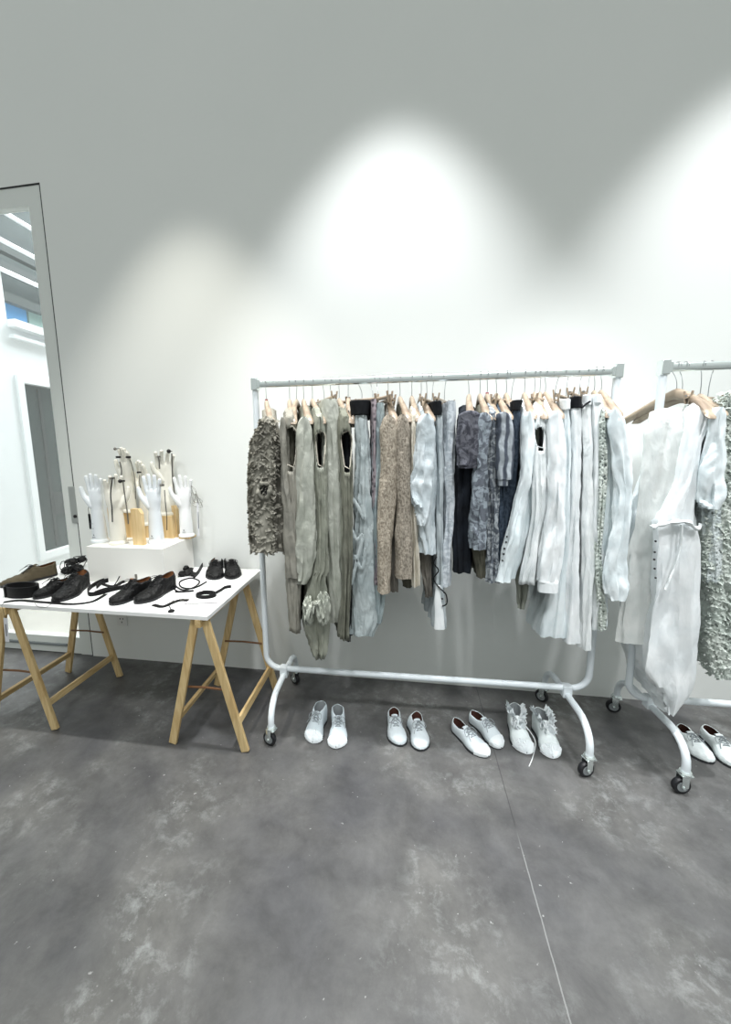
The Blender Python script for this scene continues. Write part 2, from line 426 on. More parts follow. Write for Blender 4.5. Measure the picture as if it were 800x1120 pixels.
def build_outside():
    """the courtyard seen through the door: white side facade running away from the wall"""
    XF = -3.75
    g = MB(); g.box((-3.0, 4.0, -0.06), (6.0, 7.76, 0.1)); 
    m = plain('pale paving', srgb('#b9b6ae'), 0.85, var=0.15, scale=6); add_struct(g, 'trim_2', m)
    T = empty('courtyard_building', (XF, 0.13, 0)); tag(T, 'white building with tall dark window seen through the glass door', 'building')
    def P(px, py):
        p = at_x(px, py, XF); return p.y - 0.13, p.z
    y1, zt = P(15.5, 409.5); y2, _ = P(42, 614); zb = (P(41.4, 614)[1])
    yb = 3.2
    # upper opening limits
    zs = P(5.6, 356)[1]       # sill of the upper storey
    zc = P(33.5, 249)[1]
    ytop = 7.0
    w = MB()
    yl = (y1 + y2) / 2
    W0 = 0.0
    ye = yl + 1.75
    zl = P(41.4, 614)[1]
    w.box((-0.15, (W0 + yl) / 2, 2.6), (0.3, yl - W0, 5.2))                     # pier left of the window
    w.box((-0.15, (ye + ytop) / 2, zs / 2), (0.3, ytop - ye, zs))
    w.box((-0.15, (yl + ye) / 2, (zt + zs) / 2), (0.3, ye - yl, zs - zt))
    w.box((-0.15, (yl + ye) / 2, zl / 2), (0.3, ye - yl, zl))
    w.build('facade', plain('white render', srgb('#eef2f4'), 0.8, var=0.04, scale=4), T, smooth=False)
    # window frame + pane
    f = MB(); fw = 0.07
    f.box((-0.02, yl + fw / 2, (zt + zl) / 2), (0.1, fw, zt - zl)); f.box((-0.02, ye - fw / 2, (zt + zl) / 2), (0.1, fw, zt - zl))
    f.box((-0.02, (yl + ye) / 2, zt - fw / 2), (0.1, ye - yl - 2 * fw, fw)); f.box((-0.02, (yl + ye) / 2, zl + fw / 2), (0.1, ye - yl - 2 * fw, fw))
    fo = f.build('window', plain('white window frame', srgb('#f0f4f6'), 0.5), T, smooth=False)
    dg = plain('dark window glass', srgb('#2a3432'), 0.25, spec=0.3)
    f = MB(); f.box((-0.05, (yl + ye) / 2, (zt + zl) / 2), (0.02, ye - yl - 2 * fw, zt - zl - 2 * fw)); f.build('pane', dg, fo, smooth=False)
    f = MB()
    f.box((-0.035, yl + 0.28, (zt + zl) / 2), (0.02, 0.03, zt - zl - 0.2)); f.box((-0.035, yl + 0.95, (zt + zl) / 2 - 0.3), (0.02, 0.05, zt - zl - 0.8))
    f.box((-0.035, (yl + ye) / 2 + .1, zl + (zt - zl) * 0.3), (0.02, ye - yl - 0.4, 0.25))
    f.build('glazing_bars', plain('dark grey interior frames', srgb('#171c1b'), 0.5), fo, smooth=False)
    # sill bands
    f = MB(); f.box((0.03, (yl + ytop) / 2, zs + 0.03), (0.12, ytop - yl, 0.07)); f.box((0.02, (yl + ytop) / 2, zs - 0.09), (0.08, ytop - yl, 0.03)); f.build('window_sill', fo.data.materials[0], T, smooth=False)
    # upper storey: dark recess, blue blind, pale tubes of the awning frame
    f = MB(); f.box((-0.6, (ytop + yl) / 2, (zs + 5.6) / 2), (0.1, ytop - yl, 5.6 - zs)); f.build('upper_glazing', plain('dark upper glazing', srgb('#363f3f'), 0.6, var=0.4, scale=3, spec=0.2), T, smooth=False)
    yb0, zb1 = P(5.5, 311); yb1, _ = P(27, 330)
    f = MB(); f.box((-0.3, (yb0 + yb1) / 2 + 0.15, (zs + zb1) / 2), (0.04, yb1 - yb0 + 0.25, zb1 - zs)); f.build('blue_blind', plain('blue panel', srgb('#3f83b4'), 0.6, var=0.12, scale=5), T, smooth=False)
    f = MB(); f.box((-0.3, yb1 + 0.45, (zs + zb1) / 2), (0.04, 0.3, zb1 - zs)); f.build('green_panel', plain('grey green panel', srgb('#7f9a93'), 0.6), T, smooth=False)
    tm = plain('white tube', srgb('#f5f7f8'), 0.4)
    for (px, py) in ((6.7, 235), (0, 263), (0, 295)):
        q = P(px, py)
        f = MB(); f.tube([(0.02, 0.3, q[1]), (0.02, 6.9, q[1])], 0.022, 8); f.build('awning_tube', tm, T)
    dm = plain('dark awning beam', srgb('#3c4443'), 0.6)
    for (px, py) in ((4, 250), (2, 305), (4, 272)):
        q = P(px, py)
        f = MB(); f.box((-0.25, 3.6, q[1] - 0.06), (0.08, 6.6, 0.09)); f.build('awning_beam', dm, T, smooth=False)
    return

# ------------------------------------------------------------------ garment rack
def build_rack(name, label, X0, Y0, A, Wd=1.767, HR=1.8975, HB=0.277, c=0.273, ti=0.106):
    R = empty(name, (X0, Y0, 0), A); tag(R, label, 'clothes rack', 'rolling clothes racks')
    r = 0.0165; cr = 0.085
    # one bent tube: post, bottom bar, post
    pts = [(0, 0, HR - 0.03)] + [(0, 0, z) for z in (1.4, 0.9, 0.5)]
    for k in range(9):
        a = PI / 2 * k / 8; pts.append((cr - cr * math.cos(a), 0, HB + cr - cr * math.sin(a)))
    for k in range(9):
        a = PI / 2 * k / 8; pts.append((Wd - cr + cr * math.sin(a), 0, HB + cr - cr * math.cos(a)))
    pts += [(Wd, 0, z) for z in (0.5, 0.9, 1.4, HR - 0.03)]
    b = MB(); b.tube(pts, r, 14, upv=(0, 1, 0)); b.build('frame_tube', M_['whitetube'], R)
    # flattened chrome rail
    b = MB()
    sec = 0.013
    n = 16; vs = []; 
    prof = []
    for j in range(n):
        a = 2 * PI * j / n
        prof.append((0.013 * (abs(math.cos(a)) ** 0.55) * (1 if math.cos(a) > 0 else -1), 0.019 * (abs(math.sin(a)) ** 0.55) * (1 if math.sin(a) > 0 else -1)))
    for x in (0.012, Wd - 0.012):
        for (yy, zz) in prof: vs.append((x, yy, HR + zz))
    b.add(vs, [(j, (j + 1) % n, n + (j + 1) % n, n + j) for j in range(n)] + [tuple(range(n)), tuple(range(n, 2 * n))])
    b.build('rail', M_['chrome'], R)
    for x in (0, Wd):
        b = MB(); b.box((x, 0, HR), (0.034, 0.046, 0.066), bev=0.004); b.box((x + (0.02 if x == 0 else -0.02), 0, HR), (0.02, 0.036, 0.046), bev=0.003)
        b.build('corner_bracket', M_['chrome'], R, smooth=False)
    for x in (ti, Wd - ti):
        top = HB - 0.034
        zf = 0.105
        pts = []
        for s in (-1,):
            pts.append((x, -c, zf))
            for k in range(7):
                a = PI / 2 * k / 6; pts.append((x, -c + 0.13 - 0.13 * math.cos(a), top - 0.11 + 0.11 * math.sin(a)))
            for k in range(7):
                a = PI / 2 * (1 - k / 6); pts.append((x, c - 0.13 + 0.13 * math.cos(a), top - 0.11 + 0.11 * math.sin(a)))
            pts.append((x, c, zf))
        b = MB(); b.tube(pts, 0.0165, 14, upv=(1, 0, 0)); ft = b.build('foot_tube', M_['whitetube'], R)
        b = MB(); b.box((x, 0, HB - 0.017), (0.045, 0.046, 0.066), bev=0.004); b.build('clamp_bracket', M_['whitetube'], R, smooth=False)
        for s in (-1, 1):
            ang = random.uniform(-0.9, 0.9)
            Mz = Matrix.Rotation(ang, 3, 'Z')
            oc = Vector((x, s * c, 0))
            cs = empty('caster', oc, ang); cs.parent = R
            b = MB(); b.lathe([(0.024, 0.098), (0.026, 0.104), (0.022, 0.110)], (0, 0, 0), 16)
            b.box((0.0, 0, 0.093), (0.05, 0.042, 0.008), bev=0.003)
            b.box((-0.008, -0.019, 0.066), (0.03, 0.003, 0.056), bev=0.001); b.box((-0.008, 0.019, 0.066), (0.03, 0.003, 0.056), bev=0.001)
            b.lathe([(0.006, -0.024), (0.006, 0.024)], (-0.012, 0, 0.038), 10, 'Y'); b.build('fork', M_['chrome'], cs)
            b = MB(); b.lathe([(0.022, -0.012), (0.034, -0.012), (0.038, -0.007), (0.038, 0.007), (0.034, 0.012), (0.022, 0.012)], (-0.012, 0, 0.038), 24, 'Y'); wh = b.build('wheel', M_['black'], cs)
            b = MB(); b.lathe([(0.024, -0.0135), (0.024, 0.0135)], (-0.012, 0, 0.038), 18, 'Y'); b.build('hub', M_['greyhub'], wh)
    return R

# ------------------------------------------------------------------ table
TX, TY, TA, TH = -0.916, -0.7745, -0.005, 0.7474
def build_table():
    xl = at_z(0, 660, TH).x - 0.25
    xl = min(xl, TX - 1.5)
    b = MB(); wid = TX - xl
    b.box((-wid / 2, 0.38, -0.011), (wid, 0.76, 0.022), bev=0.0015)
    o = b.build('tabletop', M_['tabletop'], None, smooth=False); o.location = (TX, TY, TH); o.rotation_euler.z = TA
    tag(o, 'white laminate tabletop lying on two pine trestles by the wall', 'tabletop')
    hz = TH - 0.022
    def trestle(fx, label, sp=0.205, dep=0.52, ang=0.0):
        T = empty('trestle', (TX + fx, TY + 0.03 + dep / 2, 0), ang); tag(T, label, 'trestle', 'pine trestles under the table')
        h = dep / 2
        for sx in (-1, 1):
            for sy in (-1, 1):
                b = MB(); b.bar((sx * sp, sy * h, 0.004), (sx * 0.027, sy * h, hz - 0.012), 0.042, 0.020, (0, 1, 0), 0.003)
                # bar(): width across, thickness along up
                b.build('leg', M_['pine'], T, smooth=False)
        b = MB(); b.box((0, 0, hz - 0.021), (0.03, dep + 0.06, 0.042), bev=0.002); b.build('top_beam', M_['pine_y'], T, smooth=False)
        t = 0.2; zr = 0.15
        for sx in (-1, 1):
            xr = sx * (sp + (0.027 - sp) * zr / hz)
            b = MB(); b.box((xr - sx * 0.004, 0, zr), (0.018, dep - 0.02, 0.036), Matrix.Rotation(-sx * 0.22, 3, 'Y'), bev=0.002); b.build('side_rail', M_['pine_y'], T, smooth=False)
        zr = 0.33
        for sy in (-1, 1):
            xr = sp + (0.027 - sp) * zr / hz
            b = MB(); b.tube([(-xr, sy * (h - 0.014), zr), (0, sy * (h - 0.014), zr + 0.005), (xr, sy * (h - 0.014), zr)], 0.006, 8); b.build('tie_rod', M_['rodwood'], T)
        return T
    trestle(-0.0557 , 'pine trestle under the right end of the white tabletop, nearest the clothes rack', ang=0.0)
    trestle(-1.188, 'pine trestle under the left end of the white tabletop, in front of the glass door', ang=0.0)

# ------------------------------------------------------------------ lights
def spot(loc, target, energy, ang, blend, col, size=0.05):
    ld = bpy.data.lights.new('downlight', 'SPOT'); ld.energy = energy; ld.spot_size = ang; ld.spot_blend = blend; ld.color = col; ld.shadow_soft_size = size
    o = bpy.data.objects.new('downlight', ld); C.objects.link(o); o.location = loc
    d = Vector(target) - Vector(loc); o.rotation_euler = d.to_track_quat('-Z', 'Y').to_euler()
    return o
def area(loc, target, energy, sx, sy, col, name='daylight'):
    ld = bpy.data.lights.new(name, 'AREA'); ld.energy = energy; ld.shape = 'RECTANGLE'; ld.size = sx; ld.size_y = sy; ld.color = col
    o = bpy.data.objects.new(name, ld); C.objects.link(o); o.location = loc
    d = Vector(target) - Vector(loc); o.rotation_euler = d.to_track_quat('-Z', 'Y').to_euler()
    return o

def build_lights():
    w = bpy.data.worlds.new('World'); bpy.context.scene.world = w; w.use_nodes = True
    nt = w.node_tree; bg = nt.nodes['Background']
    tc = nt.nodes.new('ShaderNodeTexCoord'); sp = nt.nodes.new('ShaderNodeSeparateXYZ'); nt.links.new(tc.outputs['Generated'], sp.inputs[0])
    mr = nt.nodes.new('ShaderNodeMapRange'); nt.links.new(sp.outputs['Z'], mr.inputs[0])
    mr.inputs[1].default_value = -0.1; mr.inputs[2].default_value = 0.9; mr.inputs[3].default_value = 0.36; mr.inputs[4].default_value = 1.0
    nt.links.new(mr.outputs[0], bg.inputs['Strength']); bg.inputs['Color'].default_value = (0.93, 0.99, 0.965, 1)
    p = at_y(430, 155, 0); q = at_y(205, 265, 0); r = at_y(850, 100, 0)
    d = 0.75
    for (P, en, col) in ((p, 440, (0.97, 0.985, 1.0)), (q, 210, (1.0, 0.965, 0.88)), (r, 440, (0.97, 0.985, 1.0))):
        spot((P.x, -d, P.z + 1.32), (P.x, -d, 0), en, math.radians(66), 0.6, col, 0.05)
    # second row of ceiling spots further into the room, aimed at the rails
    for (x, tx, en) in ((-2.2, -1.5, 110), (-0.5, -0.4, 170), (0.9, 0.5, 230), (2.2, 1.6, 230)):
        spot((x, -2.5, 4.3), (tx, -0.6, 1.0), en, math.radians(50), 0.8, (0.97, 0.985, 1.0), 0.22)
    # daylight in the courtyard behind the door
    area((-3.0, 2.6, 5.6), (-3.4, 2.2, 0), 650, 2.0, 4.5, (0.93, 0.98, 1.0))
# ------------------------------------------------------------------ hangers and clothes
R1 = dict(x=-0.7564, y=-0.4097, a=0.0189, H=1.8975)
R2 = dict(x=1.1788, y=-0.4174, a=0.0119, H=1.8975)
def rail_y(rk, x): return rk['y'] + (x - rk['x']) * rk['a']
def hook_x(rk, px):
    py = 420.5 - 0.0323 * (px - 285) if rk is R1 else 400.5 - 0.02 * (px - 727)
    x = 0
    for _ in range(3): x = at_y(px, py, rail_y(rk, x)).x
    return x

NW = lambda a, b, c: noise.noise(Vector((a, b, c)))

def ring(nn=24, ns=24, nf=8, rn=0.14):
    """closed outline of a hanging garment seen from above: (u along depth -1..1, w across -1..1)"""
    P = []
    for k in range(nn // 2):
        a = PI / 2 * k / (nn // 2); P.append((-1 + rn * (1 - math.cos(a)), math.sin(a)))
    for k in range(ns): P.append((-1 + rn + (2 - 2 * rn) * k / ns, 1.0))
    for k in range(nf):
        a = PI / 2 * k / nf; P.append((1 - rn + rn * math.sin(a), math.cos(a)))
    h = P[:]; P.append((1.0, 0.0))
    for u, w in reversed(h[1:]): P.append((u, -w))
    return P

def loft(strips, Yn, Yf, slope, ztop, zhem, seed, amp=0.006, crum=0.0015, freq=34, zf=3.0, rows=46, org=Vector((0, 0, 0)),
         top_fac=0.3, nw=0.0, dip=0.05, zsh=None, hole=None, hem_wave=0.01, far_thin=0.7, hem_slant=0.0, rn=0.14, cap=True, body_mi=0):
    """strips: [(z, xc, hw)] ascending z, at the near edge Yn"""
    R = ring(rn=rn); n = len(R); mb = MB()
    hd = (Yf - Yn) / 2; Yc = (Yf + Yn) / 2
    xtop = None
    vs = []
    def zt(u):
        if zsh is None: return ztop
        au = abs(u)
        zz = zsh + (ztop - zsh) * max(0.0, 1 - au) ** 0.85
        if au < nw:
            e = zsh + (ztop - zsh) * (1 - nw) ** 0.85
            zz = e - dip * math.sqrt(max(0, 1 - (au / nw) ** 2))
        return zz
    for r in range(rows + 1):
        v = (r / rows) ** 1.15
        for j, (u, w) in enumerate(R):
            z0 = zt(u); zh = zhem + hem_wave * NW(u * 3 + seed, w * 1.5, seed * 1.7) + hem_slant * (u + 1)
            z = z0 + (zh - z0) * v
            xc, hw = lerp_tab(strips, z)
            tf = top_fac + (1 - top_fac) * math.sqrt(clampf(v / 0.07, 0, 1))
            if nw and abs(u) < nw: tf = 1.0
            far = 1 - (1 - far_thin) * (u + 1) / 2
            s = (u * hd * 1.0 + w * hw) if w != 0 else u * hd
            per = j / n * (4 * hd + 4 * hw)
            g = 0.25 + 0.75 * clampf(v * 1.6, 0, 1)
            q1 = NW(per * freq + seed * 3.1, z * zf, seed); q2 = NW(per * freq * 0.5 + seed * 1.3, z * zf * 0.7, seed + 2)
            f1 = (q1 + (0.5 - abs(q2) * 2.2)) * amp * g * 1.5
            f2 = (0.35 - abs(NW(per * 60 + seed + z * 8, z * 34, seed + 5))) * crum * 0.8 + (0.3 - abs(NW(per * 24 + seed - z * 6, z * 13, seed + 9))) * crum * 2.0
            d = f1 + f2
            ww = w * hw * tf * far
            x = xc + ww; y = Yc + u * hd * (0.97 + 0.03 * clampf(v / 0.05, 0, 1))
            # outward direction
            nrm = Vector((w * 1.0, (u if abs(u) > 1 - rn else 0) * 1.0, 0))
            if abs(u) > 1 - rn: nrm = Vector((w, (1 if u > 0 else -1) * math.sqrt(max(0, 1 - w * w)), 0))
            x += nrm.x * d; y += nrm.y * d
            x += (y - Yn) * slope
            vs.append(Vector((x, y, z)) - org)
    fs = []
    for r in range(rows):
        for j in range(n):
            j2 = (j + 1) % n
            if hole:
                u, w = R[j]; u2, w2 = R[j2]
                um = (u + u2) / 2; wm = (w + w2) / 2
                zz = vs[r * n + j].z + org.z
                zb, zt_, hwf = hole
                if um < -1 + rn * 2.4 and zb < zz < zt_:
                    t = (zz - zb) / (zt_ - zb)
                    lim = hwf * (0.4 + 0.6 * min(1, t / 0.75) ** 0.6) if t < 0.75 else hwf * math.sqrt(max(0, 1 - ((t - 0.75) / 0.25) ** 2 * 0.8))
                    if abs(wm) <= lim + 1e-3: continue
            fs.append((r * n + j, r * n + j2, (r + 1) * n + j2, (r + 1) * n + j))
    if cap:
        for j in range(1, n // 2):
            u = R[j][0]
            if nw and abs(u) < nw: continue
            j2 = j + 1
            if nw and abs(R[j2][0]) < nw: continue
            if j2 > n // 2: continue
            a, b_, c_, d_ = j, j2, n - j2, (n - j) % n
            if b_ == c_: fs.append((a, b_, d_))
            else: fs.append((a, b_, c_, d_))
        fs.append((0, 1, n - 1))
    mb.add(vs, fs, body_mi)
    return mb

def solid(o, th=0.0022, lining=None):
    if lining: o.data.materials.append(lining)
    md = o.modifiers.new('thickness', 'SOLIDIFY'); md.thickness = th; md.offset = -1
    if lining: md.material_offset = 1

def px_strips(strips, Yn):
    out = []
    for (py, xl, xr) in strips:
        a = at_y(xl, py, Yn); b = at_y(xr, py, Yn)
        out.append(((a.z + b.z) / 2, (a.x + b.x) / 2, (b.x - a.x) / 2))
    return sorted(out)

def wire_hook(mb, r=0.0155, H=0.0, zneck=0.0, rr=0.0016, bend=0.0):
    """question-mark hook in the Y/Z plane; rail centre at height H, neck at zneck"""
    R = 0.024; pts = [(0, 0, zneck), (bend * 0.3, 0, zneck + (H - zneck) * 0.35)]
    pts.append((bend * 0.6, 0.010, H - 0.036)); pts.append((bend, 0.022, H - 0.014))
    for k in range(7):
        a = -0.1 + (PI + 0.3) * k / 6
        pts.append((bend, 0.021 * math.cos(a), H + 0.003 + 0.019 * math.sin(a)))
    mb.tube(smooth_path(pts, 3), rr, 6)

def make_wood_hanger(label, x, Y, H, zneck, zend, yaw, span=0.205, group='contoured wooden hangers on the rails', red=False, mat='beech', bend=0.0, contour=0.022, big=1.0):
    T = empty('wooden_hanger', (x, Y, zneck), yaw); tag(T, label, 'hanger', group)
    b = MB()
    # arms run along local Y, dropping to the ends, broad and rounded there
    K = 26; n = 12; vs = []
    for i in range(K + 1):
        s = -1 + 2 * i / K; a = abs(s)
        y = s * span
        z = (zend - zneck) * (0.15 * a + 0.85 * a ** 1.5) + 0.0 
        hh = (0.021 - 0.010 * a) * big
        hw = 0.0125 + 0.010 * clampf((a - 0.25) / 0.75, 0, 1) ** 1.2
        hw *= big
        if a > 0.9: 
            q = math.sqrt(max(0.02, 1 - ((a - 0.9) / 0.1) ** 2)); hh *= q; hw *= 0.5 + 0.5 * q
        xo = contour * a * a
        for j in range(n):
            t = 2 * PI * j / n
            vs.append((xo + hw * math.cos(t), y, z - 0.018 + hh * math.sin(t)))
    fs = [(i * n + j, i * n + (j + 1) % n, (i + 1) * n + (j + 1) % n, (i + 1) * n + j) for i in range(K) for j in range(n)]
    fs += [tuple(range(n - 1, -1, -1)), tuple(K * n + j for j in range(n))]
    b.add(vs, fs); b.build('arms', M_[mat], T)
    b = MB(); wire_hook(b, H=H - zneck, zneck=-0.004, bend=bend); b.build('hook', M_['wire'], T)
    if red:
        b = MB(); b.lathe([(0.004, 0.001), (0.0075, 0.001), (0.0075, 0.006), (0.004, 0.006)], (0, 0, 0.0), 12); b.build('thread', M_['red'], T)
    return T

def make_clip_hanger(label, x, Y, H, zbar, yaw, span=0.175, clips=(-0.9, 0.9), group='wooden clip hangers on the rails', bend=0.0, tilt=0.0):
    T = empty('clip_hanger', (x, Y, zbar), yaw); tag(T, label, 'hanger', group)
    b = MB(); b.tube([(0, -span, tilt * span), (0, 0, 0), (0, span, -tilt * span)], 0.0085, 12); b.build('bar', M_['beech'], T)
    b = MB(); wire_hook(b, H=H - zbar, zneck=0.006, bend=bend); b.build('hook', M_['wire'], T)
    for c in clips:
        y = c * span
        b = MB()
        for s in (-1, 1):
            Mx = Matrix.Rotation(s * 0.16, 3, 'Y')
            b.box((s * 0.0105, y, -0.002), (0.006, 0.013, 0.056), Mx, bev=0.002)
        cl = b.build('clip', M_['beech'], T, smooth=False)
        b = MB(); b.lathe([(0.0035, -0.009), (0.0035, 0.009)], (0, y - 0.009, 0.004), 8, 'Y'); b.lathe([(0.0045, -0.012), (0.0045, 0.012)], (0, y, 0.004), 8, 'X'); b.build('spring', M_['wire'], cl)
    return T

def fringe(parent, strips, Yn, zhem, org, mat, seed, n=22, ln=0.04, slope=0.0):
    rnd = random.Random(seed); b = MB()
    xc, hw = lerp_tab(strips, zhem)
    for k in range(n):
        x = xc + rnd.uniform(-1, 1) * hw * 0.85; y = Yn + rnd.uniform(-0.004, 0.12); x += (y - Yn) * slope
        L = ln * rnd.uniform(0.4, 1.2)
        dx = rnd.uniform(-0.012, 0.012)
        b.tube([Vector((x, y, zhem + 0.012)) - org, Vector((x + dx * 0.4, y - 0.004, zhem - L * 0.5)) - org, Vector((x + dx, y, zhem - L)) - org], [0.0016, 0.0013, 0.0006], 5)
    b.build('fringe', mat, parent)['kind'] = 'stuff'

def ruffles(parent, strips, Yn, slope, org, mat, seed, z0, z1, n=260, size=0.016, depth=0.16):
    """curled petals stitched over the front edge"""
    rnd = random.Random(seed); b = MB()
    for k in range(n):
        z = rnd.uniform(z0, z1); xc, hw = lerp_tab(strips, z)
        a = rnd.uniform(-PI * 0.55, PI * 0.55)
        if rnd.random() < 0.6:
            p = Vector((xc + math.sin(a) * hw, Yn - 0.004 + (1 - math.cos(a)) * 0.02, z)); nr = Vector((math.sin(a), -math.cos(a), 0.15))
        else:
            s = rnd.choice((-1, 1)); y = Yn + rnd.uniform(0.01, depth)
            p = Vector((xc + s * hw * 0.97 + (y - Yn) * slope, y, z)); nr = Vector((s, -0.25, 0.15))
        nr.normalize()
        t = nr.cross(Vector((0, 0, 1))).normalized(); u = t.cross(nr)
        ang = rnd.uniform(-1.2, 1.2)
        d1 = (t * math.cos(ang) + u * math.sin(ang)); d2 = (u * math.cos(ang) - t * math.sin(ang))
        sz = size * rnd.uniform(0.6, 1.2); cu = rnd.uniform(0.5, 1.1)
        vs = []; ni, nj = 5, 4
        for i in range(ni):
            for j in range(nj):
                s_ = i / (ni - 1) - 0.5; q = j / (nj - 1)
                wv = math.sin(i * 2.2 + k) * 0.22
                vs.append(p - nr * 0.003 + d1 * (s_ * sz * (1 + 0.5 * q)) - d2 * (q * sz * 0.75) + nr * (sz * (cu * q * q * 0.75 + wv * q)) - org)
        fs = [(i * nj + j, i * nj + j + 1, (i + 1) * nj + j + 1, (i + 1) * nj + j) for i in range(ni - 1) for j in range(nj - 1)]
        b.add(vs, fs)
    o = b.build('ruffles', mat, parent); o['kind'] = 'stuff'; return o

def snaps(parent, pts, Yn, org, r=0.0042):
    first = None
    for (px, py) in pts:
        p = at_y(px, py, Yn) - org
        if first is None:
            b = MB(); b.lathe([(0.0005, 0.003), (r * 0.45, 0.003), (r * 0.6, 0.0015), (r, 0.0012), (r, -0.002)][::-1], (0, 0, 0), 14, 'Y', Matrix.Diagonal((1, -1, 1)))
            o = b.build('snap_button', M_['gunmetal'], parent); first = o
        else:
            o = first.copy(); C.objects.link(o); o.parent = parent
        o.location = p

def garment(rk, name, label, cat, hook, kind, strips, mat, sleeve=None, hem=None, seed=1, group=None, off=0.2, lining=None, drop=0.12, neck=0.085,
            nw=0.5, dip=0.05, hole=None, band=None, band_mat=None, amp=0.009, crum=0.003, hanger=True, fr=0, ruf=0, sn=None, hlabel=None, hbend=0.0, red=False,
            sback=0.03, slope_lim=0.35, freq=34, hem_slant=0.0, belt=None, sleeve_mat=None, cuff=None, ziptop=None, hyaw=None, clips=(-0.9, 0.9), depth=None, far_thin=0.7, trim=None, rufs=0, contour=0.022, big=1.0, hspan=None, hdrop=None, hem_px=None, top_px=None, zoff=0.0):
    hx = hook_x(rk, hook); Yr = rail_y(rk, hx); H = rk['H']
    if kind in ('clip',): off = min(off, 0.175)
    Yn = Yr - off; Yf = Yr + (depth if depth else off)
    st = px_strips(strips, Yn)
    z_hem = st[0][0]
    xt = st[-1][1]
    slope = clampf((hx - xt) / off, -slope_lim, slope_lim)
    org = Vector((hx, Yr, z_hem))
    T = empty(name, org); tag(T, label, cat, group)
    if kind in ('wood',):
        zn = H - neck; zs = zn - drop
        ss = None
        if sleeve:
            ss = px_strips(sleeve, Yn - 0.012)
            mb = loft(ss, Yn - 0.035, Yn + 0.04, slope, zs + 0.012, ss[0][0], seed + 20, amp=amp * 0.9, crum=crum * 1.2, rows=40, org=org, top_fac=0.25, freq=48, zf=5, rn=0.6, far_thin=1.0, hem_wave=0.004)
            s1 = mb.build('sleeve', sleeve_mat or mat, T); 
            s2 = s1.copy(); C.objects.link(s2); s2.parent = T; s2.location = (slope * (Yf - Yn), Yf - Yn - 0.005, 0)
            if rufs: ruffles(s1, ss, Yn - 0.037, slope, org, mat, seed + 7, ss[0][0], ss[-1][0] + 0.012, n=rufs, size=0.017, depth=0.05)
            if cuff:
                cs = px_strips(cuff, Yn - 0.012)
                mb = loft(cs, Yn - 0.037, Yn + 0.03, slope, cs[-1][0], cs[0][0], seed + 30, amp=0.001, crum=0.0006, rows=8, org=org, top_fac=0.9, rn=0.6, far_thin=1.0, hem_wave=0.001)
                mb.build('cuff', sleeve_mat or mat, T)
        Yb = Yn + (sback if sleeve else 0.0)
        hl = None
        if hole:
            zb = at_y(0.5 * (strips[0][1] + strips[0][2]), hole[1], Yn).z; ztp = at_y(400, hole[0], Yn).z if False else at_y(0.5 * (strips[0][1] + strips[0][2]), hole[0], Yn).z
            hl = (zb, ztp, hole[2])
        mb = loft(st, Yb, Yf - (sback if sleeve else 0), slope, zn - 0.004, z_hem, seed, amp=amp, crum=crum, org=org, zsh=zs + 0.008, nw=nw, dip=dip, hole=hl, freq=freq, hem_slant=hem_slant, far_thin=far_thin, top_fac=0.45)
        bo = mb.build('body', mat, T); 
        if lining or hl: solid(bo, 0.002, lining)
        if hl:
            zb, ztp, hwf = hl; tr = []
            for sg in (1, -1):
                seq = [k / 14 for k in range(15)]
                if sg < 0: seq = seq[::-1][1:-1]
                for t in seq:
                    lim = hwf * (0.4 + 0.6 * min(1, t / 0.75) ** 0.6) if t < 0.75 else hwf * math.sqrt(max(0, 1 - ((t - 0.75) / 0.25) ** 2 * 0.8))
                    z_ = zb + (ztp - zb) * t; xc, hw = lerp_tab(st, z_); w_ = sg * min(lim, 0.97)
                    rnd_ = (Yf - Yb) / 2 * 0.14 * (1 - math.sqrt(1 - w_ * w_))
                    tr.append(Vector((xc + w_ * hw, Yb + 0.004 + rnd_, z_)) - org)
            pb = MB(); pb.tube(tr, 0.0028, 6, closed=True); pb.build('armhole_trim', trim or mat, T)
        if hanger:
            yaw = -math.atan(slope) if hyaw is None else hyaw
            make_wood_hanger(hlabel, hx, Yr, H, zn, (zn - hdrop) if hdrop else zs - 0.002, yaw, span=hspan or (off + 0.005), red=red, bend=hbend, contour=contour, big=big)
    else:
        ztop = at_y(0.5 * (strips[0][1] + strips[0][2]), strips[0][0] + 4, Yn).z
        if band:
            bs = px_strips(band, Yn - 0.006); zb1 = bs[-1][0]; zb0 = bs[0][0]
            mb = loft(bs, Yn - 0.008, Yf + 0.008, slope, zb1, zb0, seed + 3, amp=0.002, crum=0.0008, rows=10, org=org, top_fac=0.9, rn=0.2, far_thin=0.9, hem_wave=0.002, cap=False)
            wb = mb.build('waistband', band_mat or mat, T); solid(wb, 0.003)
            ztop = zb0 + 0.01; 
            zbar = zb1 + 0.012
        else: zbar = ztop + 0.014
        if kind == 'clip2' or (belt == 'legs'):
            Ym = (Yn + Yf) / 2
            mb = loft(st, Yn, Ym - 0.004, slope, ztop, z_hem, seed, amp=amp, crum=crum, org=org, top_fac=0.75, freq=freq, rn=0.25, far_thin=0.9, hem_wave=0.004)
            l1 = mb.build('trouser_leg', mat, T)
            l2 = l1.copy(); C.objects.link(l2); l2.parent = T; l2.location = (slope * (Ym - Yn), Ym - Yn + 0.004, 0.004)
        else:
            mb = loft(st, Yn, Yf, slope, ztop, z_hem, seed, amp=amp, crum=crum, org=org, top_fac=0.75, freq=freq, far_thin=far_thin, hem_slant=hem_slant)
            mb.build('body', mat, T)
        if hanger:
            yaw = -math.atan(slope) if hyaw is None else hyaw
            make_clip_hanger(hlabel, hx, Yr, H, zbar + zoff, yaw, bend=hbend, clips=clips)
